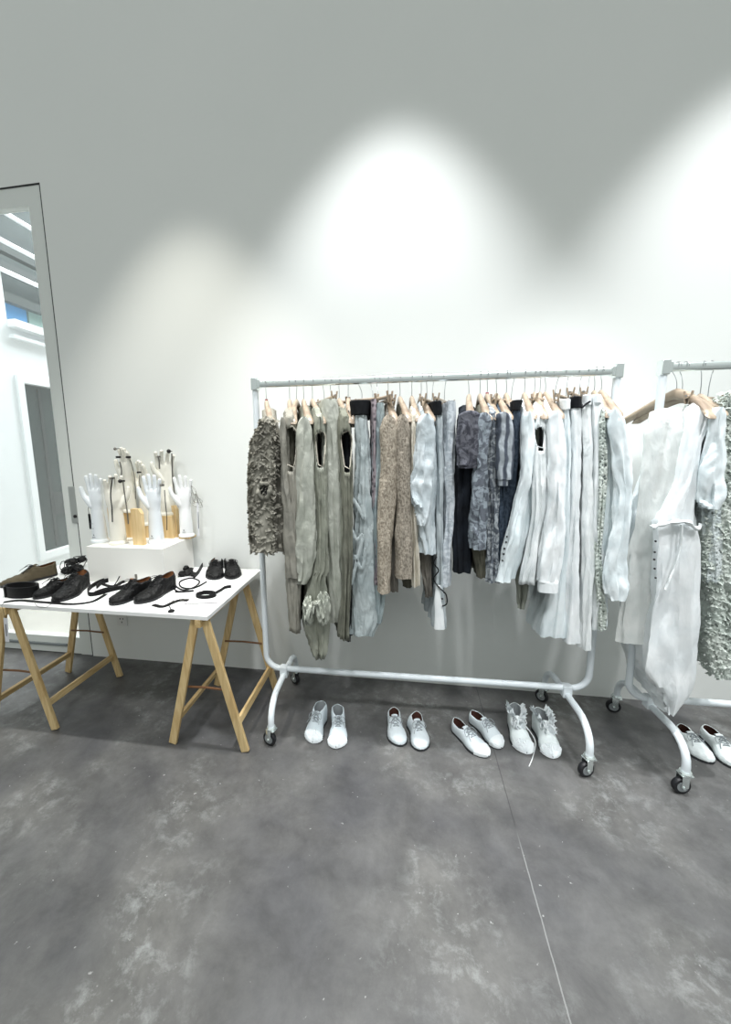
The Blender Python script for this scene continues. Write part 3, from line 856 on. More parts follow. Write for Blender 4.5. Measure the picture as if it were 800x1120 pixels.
    if fr: fringe(T, st, Yn, z_hem, org, mat, seed, n=fr, slope=slope)
    if ruf: ruffles(T, st, Yn, slope, org, mat, seed, z_hem, st[-1][0] + 0.01, n=ruf)
    if sn: snaps(T, sn, Yn - 0.012, org)
    return T, st, Yn, slope, org

def build_clothes():
    c = srgb
    CL = {}
    def cm(k, *a, **kw):
        if k not in CL: CL[k] = cloth(k, *a, **kw)
        return CL[k]
    taupe = cm('taupe petals', c('#a09d92'), 'plain', c('#87847a'), wr=0.6)
    cardi = cm('grey taupe jersey', c('#97948a'), 'plain', c('#84827a'))
    sage = cm('pale sage cotton', c('#b6b8ae'), 'plain', c('#a3a69b'), rough=0.45)
    sage2 = cm('sage silk', c('#989a8d'), 'plain', c('#84877c'), rough=0.4)
    olive = cm('grey olive jersey', c('#7d7e72'), 'plain', c('#6b6c62'))
    cream = cm('cream cotton', c('#cfc9bb'), 'plain', c('#bdb6a8'))
    char = cm('charcoal cotton', c('#33363a'), 'plain', c('#282b2e'))
    blk = cm('black canvas', c('#16181b'), 'plain', c('#101114'), wr=0.25)
    silver = cm('silver blue taffeta', c('#b9c2c3'), 'plain', c('#9ea9ab'), rough=0.36, wr=0.6)
    pinkp = cm('pink and grey print', c('#a3989d'), 'print', c('#4d474e'))
    gblue = cm('grey blue cotton', c('#9ba7a8'), 'plain', c('#87949a'))
    knit = cm('beige boucle knit', c('#b5ab9c'), 'knit', c('#857b6e'), wr=1.0)
    knit2 = cm('grey beige boucle knit', c('#a89f92'), 'knit', c('#776f64'), wr=1.0)
    ice = cm('ice blue cotton', c('#d6dee2'), 'plain', c('#c3ced3'), rough=0.6, wr=0.4)
    pale = cm('pale grey cotton', c('#bcc4c7'), 'plain', c('#a6afb3'))
    denim = cm('washed light denim', c('#c4cacf'), 'tiedye', c('#a7afb6'))
    navy = cm('dark navy cotton', c('#20252d'), 'plain', c('#14171c'))
    smoke = cm('smoky purple crepe', c('#66676f'), 'tiedye', c('#3f4048'))
    tie = cm('blue grey tie dye', c('#8f98a0'), 'tiedye', c('#5c6169'))
    tie2 = cm('steel tie dye', c('#a0a6aa'), 'tiedye', c('#585e66'))
    plaid = cm('faded blue plaid', c('#9ba2a8'), 'plaid', c('#484e58'))
    jeans = cm('dark indigo denim', c('#414c59'), 'tiedye', c('#2f3945'), wr=0.3)
    white = cm('white cotton', c('#eceff0'), 'plain', c('#e2e7e9'), wr=0.2)
    white2 = cm('bluish white cotton', c('#e5ecee'), 'plain', c('#d8e2e5'), wr=0.2)
    white3 = cm('crinkled white linen', c('#eef1f1'), 'plain', c('#e3e8e9'), wr=0.4)
    place = cm('pale green lace', c('#d3d9d2'), 'lace', c('#bcc5be'))
    wlace = cm('white lace', c('#dfe6e6'), 'lace', c('#c9d3d4'))
    sheer = cm('sheer off white voile', c('#e4e6e3'), 'plain', c('#d8dcd9'), alpha=0.72, wr=0.3)
    olv = cm('dark olive cotton', c('#5d5c50'), 'plain', c('#4b4a41'))
    greyb = cm('grey brown cotton', c('#77736c'), 'plain', c('#66625b'))
    dlin = cm('dark lining', c('#2c2c2c'), 'plain', c('#232323'), wr=0.2)
    blin = cm('beige lining', c('#8c7f6d'), 'plain', c('#7b6f5f'), wr=0.2)
    G = 'clothes hanging on the main rack'
    def g(*a, **k):
        nonlocal LAST
        LAST = garment(R1, *a, **k); return LAST
    LAST = None
    # ---- grey green end -------------------------------------------------
    g('ruffled_jacket', 'grey taupe jacket covered in curled fabric petals, first at the left end of the rack', 'jacket', 291, 'wood',
      [(460, 284, 302), (486, 280, 304), (522, 280, 308), (560, 280, 311), (606, 279, 311)], taupe,
      sleeve=[(460, 286, 300), (486, 276, 300), (522, 274, 301), (560, 275, 300), (590, 276, 300), (604, 277, 299)], seed=1, ruf=420, rufs=620, drop=0.115, nw=0.45,
      hlabel='wooden hanger with a red thread at its neck, at the left end of the rack', red=True, hbend=-0.002)
    t, st, Yn, sl, org = LAST
    q = at_y(289, 536, Yn - 0.05) - org; b = MB()
    b.tube([q + Vector((0.030 * math.cos(a), 0.006 * math.sin(3 * a), 0.036 * math.sin(a) + 0.004 * math.cos(2 * a))) for a in [2 * PI * k / 28 for k in range(28)]], [0.010 + 0.003 * math.sin(k * 1.7) for k in range(28)], 8, closed=True)
    b.build('rolled_cuff', cm('grey petal lining', c('#8b897f'), 'plain', c('#75736a')), t)
    b = MB(); b.lathe([(0.001, 0.0), (0.026, 0.002), (0.030, 0.01)], q + Vector((0, 0.006, 0)), 20, 'Y'); b.build('cuff_lining', dlin, t)
    g('cardigan', 'grey taupe sleeveless jersey top with wide armhole, second from the left end of the rack', 'top', 316.5, 'wood',
      [(455, 308, 324), (511, 309, 326), (560, 312, 327), (620, 314, 328), (692, 317, 329)], cardi, hole=(466, 511, 0.92), lining=blin, off=0.22, trim=cream, seed=2,
      hlabel='wooden hanger holding the sleeveless taupe top with the wide armhole', crum=0.003)
    g('crinkled_blouse', 'crinkled taupe blouse with long narrow sleeve beside the ruffled jacket', 'blouse', 324, 'wood',
      [(455, 312, 320), (560, 313, 322), (600, 314, 323), (684, 317, 326)], olv, sleeve=[(455, 306, 313), (520, 308, 315), (560, 313, 322), (590, 313, 323), (631, 316, 325)], sleeve_mat=cardi, hanger=True, seed=3, crum=0.004,
      hlabel='wooden hanger mostly hidden between the taupe top and the pale sage shirt')
    g('sage_shirt', 'pale sage shirt with a long puffed sleeve gathered at the wrist', 'shirt', 332, 'wood',
      [(455, 326, 343), (500, 328, 345), (560, 330, 348), (640, 334, 352), (694, 338, 352)], olive,
      sleeve=[(452, 327, 341), (496, 326, 344), (556, 325, 345), (585, 324, 346), (603, 323, 346), (625, 325, 341), (638, 327, 334)], sleeve_mat=sage, seed=4, nw=0.3,
      hlabel='wooden hanger with the pale sage shirt', crum=0.003)
    t, st, Yn, sl, org = g('knotted_dress', 'sage tank dress with black inside and a knotted silvery skirt', 'dress', 341.5, 'wood',
      [(455, 343, 356), (511, 345, 357), (560, 346, 358), (622, 346, 359), (634, 338, 356), (662, 332, 361), (690, 333, 362), (706, 339, 360), (716, 341, 357), (722, 345, 354)], sage2, hole=(471, 511, 0.9), lining=dlin, off=0.22, trim=cream, seed=5,
      hlabel='wooden hanger with a pale strap over its end, holding the knotted dress', crum=0.004, hbend=0.003)
    silk = cm('silver sage silk', c('#b3b6ab'), 'plain', c('#90948a'), rough=0.3, wr=0.7)
    def lump(px, py, rx, ry, rz, sd, dy=0.0):
        bm = bmesh.new(); bmesh.ops.create_icosphere(bm, subdivisions=5, radius=1.0); q = at_y(px, py, Yn - 0.015 + dy) - org
        for v in bm.verts:
            k_ = 1 + 0.30 * (0.4 - abs(NW(v.co.x * 2.6 + sd, v.co.y * 2.6, v.co.z * 1.6 + sd)) * 2)
            v.co = Vector((v.co.x * rx * k_, v.co.y * ry * k_, v.co.z * rz * k_))
        mm = MB(); mm._bm(bm, q); return mm
    lump(338, 668, 0.030, 0.05, 0.075, 3).build('gathered_pouch', silk, t); lump(354, 665, 0.034, 0.05, 0.085, 8, -0.01).build('gathered_pouch', silk, t)
    lump(345.5, 660, 0.012, 0.014, 0.014, 5, -0.05).build('knot', silk, t)
    g('sage_trousers', 'long pale sage trousers clipped by the waist, left half of the rack', 'trousers', 354.5, 'clip',
      [(432, 352, 370), (496, 354, 375), (558, 355, 376), (620, 359, 376), (682, 362, 375)], sage, belt='legs', seed=6, crum=0.005,
      hlabel='clip hanger holding the long pale sage trousers', hyaw=0.5)
    g('grey_blouse', 'grey green blouse squeezed between sage trousers and V neck dress', 'blouse', 362, 'wood',
      [(455, 366, 372), (560, 368, 377), (640, 371, 380), (700, 374, 380)], sage2, seed=7, hlabel='wooden hanger hidden behind the pale sage trousers', off=0.17)
    g('v_neck_dress', 'grey olive sleeveless dress with pale piping at the armhole, charcoal below', 'dress', 371, 'wood',
      [(455, 370, 385), (513, 374, 386), (560, 376, 386), (616, 376, 386), (640, 375, 384), (700, 372, 383)], olive, hole=(471, 513, 0.9), lining=dlin, off=0.22, trim=cream, seed=8,
      hlabel='wooden hanger holding the olive sleeveless dress beside the silver skirt', hbend=0.002)
    g('charcoal_slip', 'charcoal slip hem showing under the olive dress', 'slip dress', 381, 'wood',
      [(500, 377, 384), (616, 374, 384), (660, 375, 384), (702, 378, 383)], char, seed=9, off=0.15, hlabel='wooden hanger hidden left of the black waistband')
    t, st, Yn, sl, org = g('silver_skirt', 'silver blue gathered skirt with a wide black waistband and trailing ties', 'skirt', 396, 'clip',
      [(454, 388, 401), (500, 389, 404), (539, 388, 405), (580, 387, 409), (614, 386, 413), (677, 384, 416), (696, 383, 409)], silver,
      band=[(437, 382, 406), (454, 384, 404)], band_mat=blk, seed=10, crum=0.006, hlabel='clip hanger gripping the black waistband of the silver skirt', hyaw=1.1, zoff=0.006, clips=(-0.5, 0.5))
    b = MB()
    for pts in ([(386, 545), (393, 556), (399, 568), (396, 552)], [(383, 573), (390, 590), (397, 585), (391, 612), (384, 640)], [(388, 607), (396, 622), (400, 600)]):
        P = [at_y(x, y, Yn - 0.022) - org for x, y in pts]
        b.tube(smooth_path(P, 5), 0.008, 6, flat=0.25, upv=(0, 1, 0))
    b.build('tie', silver, t)
    g('printed_trousers', 'narrow pink and grey printed trousers on a clip hanger', 'trousers', 408, 'clip',
      [(432, 405, 413), (475, 407, 412), (560, 407, 413), (640, 409, 414)], pinkp, belt='legs', seed=11, hlabel='clip hanger with the narrow pink and grey print', hyaw=0.6)
    g('grey_blue_trousers', 'grey blue trousers on a clip hanger just left of the beige knits', 'trousers', 414, 'clip',
      [(436, 413, 421), (480, 409, 420), (560, 408, 418), (655, 412, 422), (682, 413, 417)], gblue, belt='legs', seed=12, hlabel='clip hanger just left of the beige knits', hyaw=0.5)
    g('beige_cardigan', 'beige boucle cardigan with a fringed hem, left of two alike', 'cardigan', 425, 'wood',
      [(455, 420, 435), (560, 422, 436), (610, 424, 436), (650, 426, 436)], greyb, sleeve=[(452, 418, 434), (470, 417, 436), (510, 418, 436), (545, 415, 433), (600, 414, 428), (648, 415, 427)], sleeve_mat=knit, seed=13, nw=0.2, fr=0,
      hlabel='wooden hanger of the left beige boucle cardigan', amp=0.004)
    g('grey_beige_cardigan', 'grey beige boucle cardigan with frayed hem, right of two alike', 'cardigan', 438, 'wood',
      [(455, 438, 448), (560, 438, 450), (610, 440, 452), (645, 442, 452)], olv, sleeve=[(452, 435, 447), (470, 433, 449), (558, 434, 449), (600, 434, 451), (632, 434, 450)], sleeve_mat=knit2, seed=14, nw=0.2,
      hlabel='wooden hanger of the right boucle cardigan', amp=0.004)
    g('cream_top', 'cream narrow strap top with its long bare hanger neck showing', 'top', 451, 'wood',
      [(455, 448, 458), (474, 448, 458), (510, 449, 456), (560, 449, 456), (642, 451, 459)], cream, seed=15, hlabel='wooden hanger with a tall bare neck above the cream top', nw=0.55)
    t, st, Yn, sl, org = g('ruched_shirt', 'ice blue shirt with ruched puffed sleeve in the middle of the rack', 'shirt', 461, 'wood',
      [(455, 460, 476), (514, 458, 478), (574, 458, 479), (608, 462, 478)], ice,
      sleeve=[(450, 460, 474), (480, 457, 476), (510, 454, 474), (534, 451, 474), (550, 453, 473), (566, 458, 470), (574, 460, 466)], seed=16, nw=0.25, crum=0.006,
      hlabel='wooden hanger of the ruched ice blue shirt', hbend=0.004)
    g('grey_brown_skirt', 'grey brown skirt hem hanging below the ice blue shirt', 'skirt', 468, 'clip',
      [(470, 466, 470), (560, 462, 470), (620, 461, 472), (654, 466, 472)], greyb, seed=17, hlabel='clip hanger behind the ruched ice blue shirt', off=0.12, hyaw=0.3)
    g('pale_trousers', 'pale grey trousers with black waistband beside the light denim ones', 'trousers', 473.5, 'clip',
      [(454, 478, 486), (510, 479, 486), (560, 480, 485), (640, 480, 485), (688, 475, 487)], pale, band=[(438, 474, 485), (454, 475, 486)], band_mat=blk, belt='legs', seed=18,
      hlabel='clip hanger of the pale grey trousers with the black band', hyaw=-0.35, sn=[(482, 661), (484, 655), (486, 648)])
    t, st, Yn, sl, org = LAST
    b = MB(); P = [at_y(x, y, Yn - 0.02) - org for x, y in ((480, 640), (479, 655), (480.5, 668), (481, 688))]
    b.tube(smooth_path(P, 4), [0.010 + 0.016 * (i / 12) for i in range(13)], 14, flat=0.35, upv=(0, 1, 0)); b.build('cuff', CL['white cotton'] if 'white cotton' in CL else white, t)
    b = MB(); P = [at_y(x, y, Yn - 0.03) - org for x, y in ((478, 609), (474.5, 616), (480, 624), (474.5, 633), (481, 643), (488, 650), (489, 660), (484, 663))]
    b.tube(smooth_path(P, 5), 0.005, 8, flat=0.6); b.build('placket_edge', blk, t)
    g('light_denim_trousers', 'washed light denim trousers with a stitched side seam', 'trousers', 487, 'clip',
      [(434, 490, 500), (490, 488, 499), (550, 487, 497), (642, 484, 494)], denim, belt='legs', seed=19, hlabel='clip hanger of the washed light denim trousers', hyaw=-0.35)
    # ---- dark middle ----------------------------------------------------
    g('navy_dress', 'dark navy dress with a smoky grey top, start of the dark clothes', 'dress', 514, 'wood',
      [(470, 500, 520), (510, 499, 520), (560, 498, 517), (629, 497, 515)], navy, sleeve=[(455, 501, 524), (480, 500, 526), (508, 500, 524), (512, 502, 520)], sleeve_mat=smoke, seed=20, nw=0.6, drop=0.11,
      hlabel='broad wooden hanger showing both arms, left of the dark clothes', hbend=-0.006)
    g('puff_sleeve_blouse', 'blue grey tie dyed blouse with a puffed sleeve end', 'blouse', 526, 'wood',
      [(456, 522, 538), (510, 522, 537), (560, 520, 536), (600, 520, 536), (635, 524, 537)], olv, sleeve=[(452, 521, 538), (480, 520, 535), (510, 520, 531), (520, 518, 532), (546, 517, 532), (575, 514, 532), (600, 516, 530)], sleeve_mat=tie, seed=21, nw=0.55, crum=0.004,
      hlabel='wooden hanger second among the dark clothes, shoulder sloping right')
    g('tie_dye_dress', 'steel blue tie dyed dress hanging long between blouse and plaid shirt', 'dress', 534, 'wood',
      [(455, 534, 545), (520, 534, 546), (560, 535, 546), (600, 535, 547), (638, 534, 546)], tie2, seed=22, nw=0.5, crum=0.004, hlabel='wooden hanger with a red tip among the dark clothes', red=True)
    g('plaid_shirt', 'faded blue patchwork shirt with a short wide sleeve', 'shirt', 544, 'wood',
      [(455, 545, 560), (520, 545, 561), (560, 544, 560), (600, 545, 556)], jeans, sleeve=[(448, 543, 558), (470, 544, 561), (500, 544, 560), (524, 544, 559)], sleeve_mat=plaid, seed=23, nw=0.35,
      cuff=[(522, 545, 556), (531, 545, 555)], hlabel='wooden hanger of the faded patchwork shirt')
    g('dark_blouse', 'dark grey blouse squeezed behind the black waistband', 'blouse', 555, 'wood',
      [(455, 556, 562), (560, 556, 561), (600, 552, 558)], char, seed=24, off=0.15, hlabel='wooden hanger behind the slanting bar of the indigo jeans')
    g('indigo_jeans', 'dark indigo jeans with a black waistband, last of the dark clothes', 'jeans', 561, 'clip',
      [(448, 562, 571), (490, 559, 570), (530, 550, 565), (560, 546, 562), (596, 545, 556), (634, 543, 552)], jeans, band=[(437, 562, 574), (449, 561, 571)], band_mat=blk, belt='legs', seed=25, hyaw=-0.75,
      hlabel='clip hanger on a slant with its bar showing, holding the indigo jeans')
    # ---- white end ------------------------------------------------------
    g('snap_sleeve_shirt', 'bluish white shirt with a row of dark snaps down the cuff', 'shirt', 575, 'wood',
      [(455, 572, 584), (530, 574, 585), (580, 566, 582), (610, 558, 574), (636, 553, 564)], white2,
      sleeve=[(452, 571, 584), (494, 571, 583), (520, 570, 580), (550, 562, 575), (580, 556, 568), (610, 549, 562), (636, 544, 556)], seed=26, nw=0.3,
      sn=[(558, 580), (555, 587), (554, 593), (552, 600), (551, 606), (550, 613), (549.5, 620), (549, 628)], hlabel='wooden hanger of the white shirt with dark snaps')
    g('collared_shirt', 'white shirt with an open rounded armhole, second of the white ones', 'shirt', 586, 'wood',
      [(455, 583, 598), (500, 584, 600), (560, 583, 600), (600, 577, 593), (640, 570, 586)], white3, seed=27, hole=(466, 490, 0.8), nw=0.25, lining=white,
      hlabel='wooden hanger of the white shirt with the open armhole')
    g('olive_hem_shirt', 'olive grey shirt tail hanging below the white shirts', 'shirt', 592, 'wood',
      [(560, 576, 584), (632, 564, 577), (655, 565, 575), (667, 567, 572)], cm('olive grey cotton', c('#8f9288'), 'plain', c('#7d8077')), seed=28, off=0.13, hlabel='wooden hanger hidden behind the white collar')
    g('white_jacket', 'plain white jacket with a straight turned cuff', 'jacket', 598, 'wood',
      [(455, 600, 616), (510, 602, 618), (560, 602, 618), (600, 596, 614), (640, 591, 608)], white,
      sleeve=[(450, 599, 615), (470, 600, 616), (510, 601, 617), (550, 600, 617), (580, 597, 617), (610, 593, 614), (636, 590, 610)], cuff=[(635, 589.5, 610.5), (647, 588.5, 609.5)], seed=29, nw=0.2,
      hlabel='wooden hanger of the plain white jacket', crum=0.003)
    g('gathered_skirt', 'long white skirt with a gathered waist and flaring hem', 'skirt', 609, 'clip',
      [(446, 617, 625), (510, 618, 626), (560, 616, 624), (620, 608, 622), (660, 600, 622), (698, 592, 622)], white2, band=[(436, 616, 627), (448, 617, 626)], band_mat=white, seed=30, hyaw=-0.9, hlabel='clip hanger with a long bare bar left of the white trousers', amp=0.007, hem_slant=-0.03)
    g('black_band_trousers', 'white trousers with a black waistband near the right end of the rack', 'trousers', 621, 'clip',
      [(446, 627, 637), (510, 626, 637), (560, 624, 635), (610, 620, 634), (660, 619, 634), (704, 618, 634)], white, band=[(433, 626.5, 638.5), (446, 627, 638)], band_mat=blk, belt='legs', seed=31, hyaw=-0.6, hlabel='clip hanger gripping the black waistband of the white trousers', crum=0.004)
    g('cord_tie_trousers', 'white linen trousers with a black cord at the waist', 'trousers', 635.5, 'clip',
      [(440, 638, 649), (510, 639, 649), (560, 640, 651), (630, 640, 652), (680, 637, 650), (711, 635, 648)], white3, band=[(431, 640, 649), (443, 639, 649)], band_mat=white, belt='legs', seed=32, hyaw=-0.6, hlabel='clip hanger of the white linen trousers with black cord', crum=0.004)
    b = MB(); T = bpy.data.objects['cord_tie_trousers']
    pp = [at_y(x, y, rail_y(R1, 0.8) - 0.192) - T.location for x, y in ((637, 446), (641, 442), (646, 439))]
    b.tube(pp, 0.007, 8, flat=0.6); b.build('waist_cord', blk, T)
    g('wide_hem_trousers', 'white trousers widening to a broad hem, last pair before the lace shirt', 'trousers', 645, 'clip',
      [(436, 649, 659), (510, 650, 658), (560, 650, 658), (620, 652, 660), (660, 652, 662), (690, 651, 663)], white, band=[(431, 649, 660), (441, 649, 660)], band_mat=white, belt='legs', seed=33, hyaw=-0.5, hlabel='clip hanger at the right end with its dark bar tip showing', crum=0.004)
    g('green_lace_top', 'pale green lace top beside the last white shirt', 'top', 652, 'wood',
      [(455, 657, 664), (510, 657, 665), (560, 654, 664), (600, 652, 660), (690, 656, 663)], place, seed=34, hlabel='wooden hanger of the pale green lace top', off=0.19)
    g('lace_cuff_shirt', 'white shirt with lace cuffs, last at the right end of the rack', 'shirt', 659.5, 'wood',
      [(455, 663, 680), (500, 665, 683), (550, 663, 682), (600, 660, 678), (650, 660, 672), (688, 659, 668)], white2,
      sleeve=[(448, 664, 678), (462, 666, 683), (500, 671, 688), (540, 675, 690), (575, 672, 688), (610, 665, 682), (630, 661, 684), (648, 663, 687), (655, 667, 680)], seed=35, nw=0.18, crum=0.004,
      hlabel='wooden hanger of the lace cuffed shirt at the right end of the rack', ruf=0)
    # ---- second rack ----------------------------------------------------
    def h(*a, **k): return garment(R2, *a, **k)
    h('sheer_dress', 'sheer off white sleeveless dress hanging nearest the post of the second rack', 'dress', 743.5, 'wood',
      [(462, 704, 752), (504, 702, 757), (552, 696, 757), (620, 684, 748), (686, 676, 742), (704, 674, 740)], sheer, seed=41, off=0.13, neck=0.10, drop=0.15, hlabel='broad wooden hanger with a bare rounded shoulder, nearest the second rack post', nw=0.62, slope_lim=0.9, amp=0.008, far_thin=0.9, hbend=-0.01, hyaw=0.25, contour=-0.07, big=1.25, hspan=0.235, hdrop=0.125)
    t, st, Yn, sl, org = h('tied_apron_dress', 'white cutaway dress with a tied waist and pointed hem on the second rack', 'dress', 749.5, 'wood',
      [(458, 762, 786), (487, 756, 771), (520, 750, 766), (552, 738, 762), (572, 722, 766), (600, 724, 769), (640, 722, 769), (690, 714, 770), (738, 710, 764), (762, 722, 756), (782, 730, 740)], white, seed=42, neck=0.115, drop=0.10, nw=0.62, hyaw=0.25, contour=-0.03, big=1.2,
      hlabel='wooden hanger curving down into the white cutaway dress', slope_lim=0.9, amp=0.013, freq=20, sn=[(716.5, 575), (717.5, 592), (716.5, 604), (716, 612), (716.5, 622), (717.5, 632)], crum=0.003)
    b = MB()
    P = [at_y(x, y, Yn - 0.02) - org for x, y in ((713, 577), (722, 574), (738, 571), (752, 571), (762, 578), (768, 574))]
    b.tube(smooth_path(P, 5), [0.011 + 0.004 * math.sin(k * 1.3) for k in range(26)], 8, flat=0.8); 
    P = [at_y(x, y, Yn - 0.022) - org for x, y in ((746, 574), (744, 600), (736, 625), (728, 645))]
    b.tube(smooth_path(P, 5), 0.007, 8, flat=0.6); b.build('waist_tie', white3, t)
    h('puff_blouse', 'white blouse with a rounded puff sleeve on the second rack', 'blouse', 770, 'wood',
      [(455, 778, 792), (560, 776, 796), (640, 778, 800)], wlace, sleeve=[(452, 776, 792), (480, 772, 790), (520, 764, 791), (545, 762, 790), (556, 768, 784)], sleeve_mat=white2, seed=43, neck=0.12, drop=0.09, slope_lim=0.9,
      hlabel='wooden hanger behind the clip bar on the second rack')
    h('lace_ruffle_dress', 'off white dress of lace ruffles at the right edge of the second rack', 'dress', 779, 'clip',
      [(430, 792, 812), (480, 786, 820), (560, 778, 826), (620, 772, 826), (652, 782, 822), (700, 778, 815), (744, 785, 812)], place, seed=44, hyaw=-1.0, hlabel='clip hanger with a long brown bar on the second rack', ruf=1100, slope_lim=0.5)
# ------------------------------------------------------------------ shoes
def interp(tab, s):
    if s <= tab[0][0]: return tab[0][1]
    for (a, x), (b, y) in zip(tab, tab[1:]):
        if s <= b:
            t = (s - a) / (b - a); t = t * t * (3 - 2 * t) * 0.5 + t * 0.5; return x + (y - x) * t
    return tab[-1][1]

WT = [(0, 0.0), (0.015, 0.35), (0.05, 0.56), (0.12, 0.68), (0.3, 0.66), (0.45, 0.72), (0.6, 0.93), (0.7, 1.0), (0.8, 0.96), (0.9, 0.76), (0.96, 0.5), (0.99, 0.26), (1.0, 0.0)]

def shoe_data(hc, xo, ht=0.052, W=0.05, zs=0.012, dipc=0.86, side=1):
    if hc > 0.1:
        TT = [(0, hc), (0.1, hc * 0.98), (0.3, hc * 0.95), (0.4, hc * 0.88), (0.5, hc * 0.68), (0.6, 0.074), (0.7, 0.060), (0.82, 0.052), (0.93, 0.042), (0.985, 0.030), (1, 0.016)]
        OT = [(0, 0), (0.02, 0.45), (0.1, 0.85), (0.3, 0.82), (0.40, 0.45), (0.46, 0.0), (1, 0)]
    else:
        TT = [(0, hc), (0.12, hc * 0.90), (0.3, hc * 0.86), (0.42, hc * 1.02), (0.5, hc * 0.96), (0.6, 0.062), (0.7, 0.052), (0.82, 0.045), (0.93, 0.037), (0.985, 0.027), (1, 0.014)]
        OT = [(0, 0), (0.02, 0.45), (0.1, 0.82), (0.28, 0.84), (0.38, 0.6), (0.47, 0.0), (1, 0)]
    return TT, OT, W, zs

def shoe(name, label, toe_px, heel_px, heel_h, hc=0.075, mats=None, z0=0.0, W=0.05, group=None, cap=False, dark_in=None, frill=False, lace_n=4, L=None, side=1, ribs=False, strapm=None, seed=0, lace=True, cat='shoe', slouch=0.0, loose=None):
    toe = at_z(toe_px[0], toe_px[1], z0); heel = at_z(heel_px[0], heel_px[1], z0 + heel_h)
    toe.z = z0; heel.z = z0
    d = toe - heel; Ln = d.length
    if L: Ln = L; heel = toe - d.normalized() * L
    Ln = clampf(Ln, 0.2, 0.30); heel = toe - d.normalized() * Ln
    T = empty(name, heel, math.atan2(d.y, d.x)); tag(T, label, cat, group)
    crz = 0.0045 if z0 > 0.1 else 0.0018
    upper_m, sole_m, lin_m, lace_m, cap_m = mats
    TT, OT, W, zs = shoe_data(hc, 0.45, W=W)
    ns, na = 44, 12
    def wid(s): return interp(WT, s) * W
    def yc(s): return side * 0.010 * math.sin(s * PI) - side * 0.006 * s     # slight banana
    def sec(s, f, sgn, ex=0.0):
        w = wid(s) ; h = interp(TT, s); o = interp(OT, s) * w
        a = f * PI / 2
        k = 0.75 if s < 0.5 else 0.9
        y = o + (w - o) * max(0, math.cos(a)) ** k
        # bulge
        y += 0.004 * math.sin(f * PI) * (1 if s > 0.05 else s / 0.05)
        z = zs * 0.6 + (h - zs * 0.6) * max(0, math.sin(a)) ** (0.85 if s > 0.45 else 0.95)
        cr = crz * NW(s * 16 + seed, f * 7 + sgn * 3, seed) * math.sin(f * PI)
        lean = slouch * (z / max(hc, 0.01)) ** 2 * 0.03 * clampf(1 - s * 1.6, 0, 1)
        return Vector((s * Ln + cr + ex * 0, yc(s) + sgn * (y + cr) + lean, z + cr))
    mb = MB()
    for sgn in (1, -1):
        vs = []
        for i in range(ns + 1):
            s = 0.5 * (1 - math.cos(PI * i / ns))
            for j in range(na + 1): vs.append(sec(s, j / na, sgn))
        fs = [(i * (na + 1) + j, i * (na + 1) + j + 1, (i + 1) * (na + 1) + j + 1, (i + 1) * (na + 1) + j) for i in range(ns) for j in range(na)]
        mb.add(vs, fs)
    up = mb.build('upper', upper_m, T, weld=True); solid(up, 0.003, lin_m)
    # sole
    outl = []
    for i in range(30): 
        s = 0.5 * (1 - math.cos(PI * i / 30)); outl.append((s * Ln * 1.015 - 0.002, yc(s) + wid(s) * 1.07))
    for i in range(30): 
        s = 0.5 * (1 + math.cos(PI * i / 30)); outl.append((s * Ln * 1.015 - 0.002, yc(s) - wid(s) * 1.07))
    mb = MB(); mb.prism(outl, 0.0, zs); mb.build('sole', sole_m, T, smooth=False)
    def surf(s, y):
        w = wid(s); o = interp(OT, s) * w
        best = None
        for j in range(25):
            p = sec(s, j / 24, 1 if y >= 0 else -1)
            dd = abs(abs(p.y - yc(s)) - abs(y))
            if best is None or dd < best[0]: best = (dd, p)
        return best[1].copy()
    if cap:
        mb = MB(); vs = []; n1, n2 = 12, 34
        for i in range(n1 + 1):
            s = 0.80 + 0.2 * (i / n1) ** 0.8
            for j in range(n2 + 1):
                f = j / n2; sg = 1 if f < 0.5 else -1; ff = f * 2 if f < 0.5 else (1 - f) * 2
                p = sec(s, ff, sg); c0 = Vector((s * Ln, yc(s), 0.015))
                p = c0 + (p - c0) * 1.06; p.x += 0.004
                if ribs: 
                    p += (p - c0).normalized() * 0.0026 * math.cos(j * PI)
                vs.append(p)
        fs = [(i * (n2 + 1) + j, i * (n2 + 1) + j + 1, (i + 1) * (n2 + 1) + j + 1, (i + 1) * (n2 + 1) + j) for i in range(n1) for j in range(n2)]
        mb.add(vs, fs); mb.build('toe_cap', cap_m, T)
    # tongue
    mb = MB(); vs = []
    for i in range(7):
        s = 0.34 + 0.18 * i / 6
        h = interp(TT, 0.47) + (0.012 - 0.012 * i / 6) + (interp(TT, min(s + 0.06, 0.6)) - interp(TT, 0.47)) * (i / 6)
        for j in range(5):
            y = (j - 2) / 2 * 0.017
            vs.append(Vector((s * Ln, yc(s) + y, h + 0.003 - 0.004 * (abs(j - 2) / 2) ** 2 - (0.01 if i == 0 else 0))))
    fs = [(i * 5 + j, i * 5 + j + 1, (i + 1) * 5 + j + 1, (i + 1) * 5 + j) for i in range(6) for j in range(4)]
    mb.add(vs, fs); tg = mb.build('tongue', upper_m, T); solid(tg, 0.002)
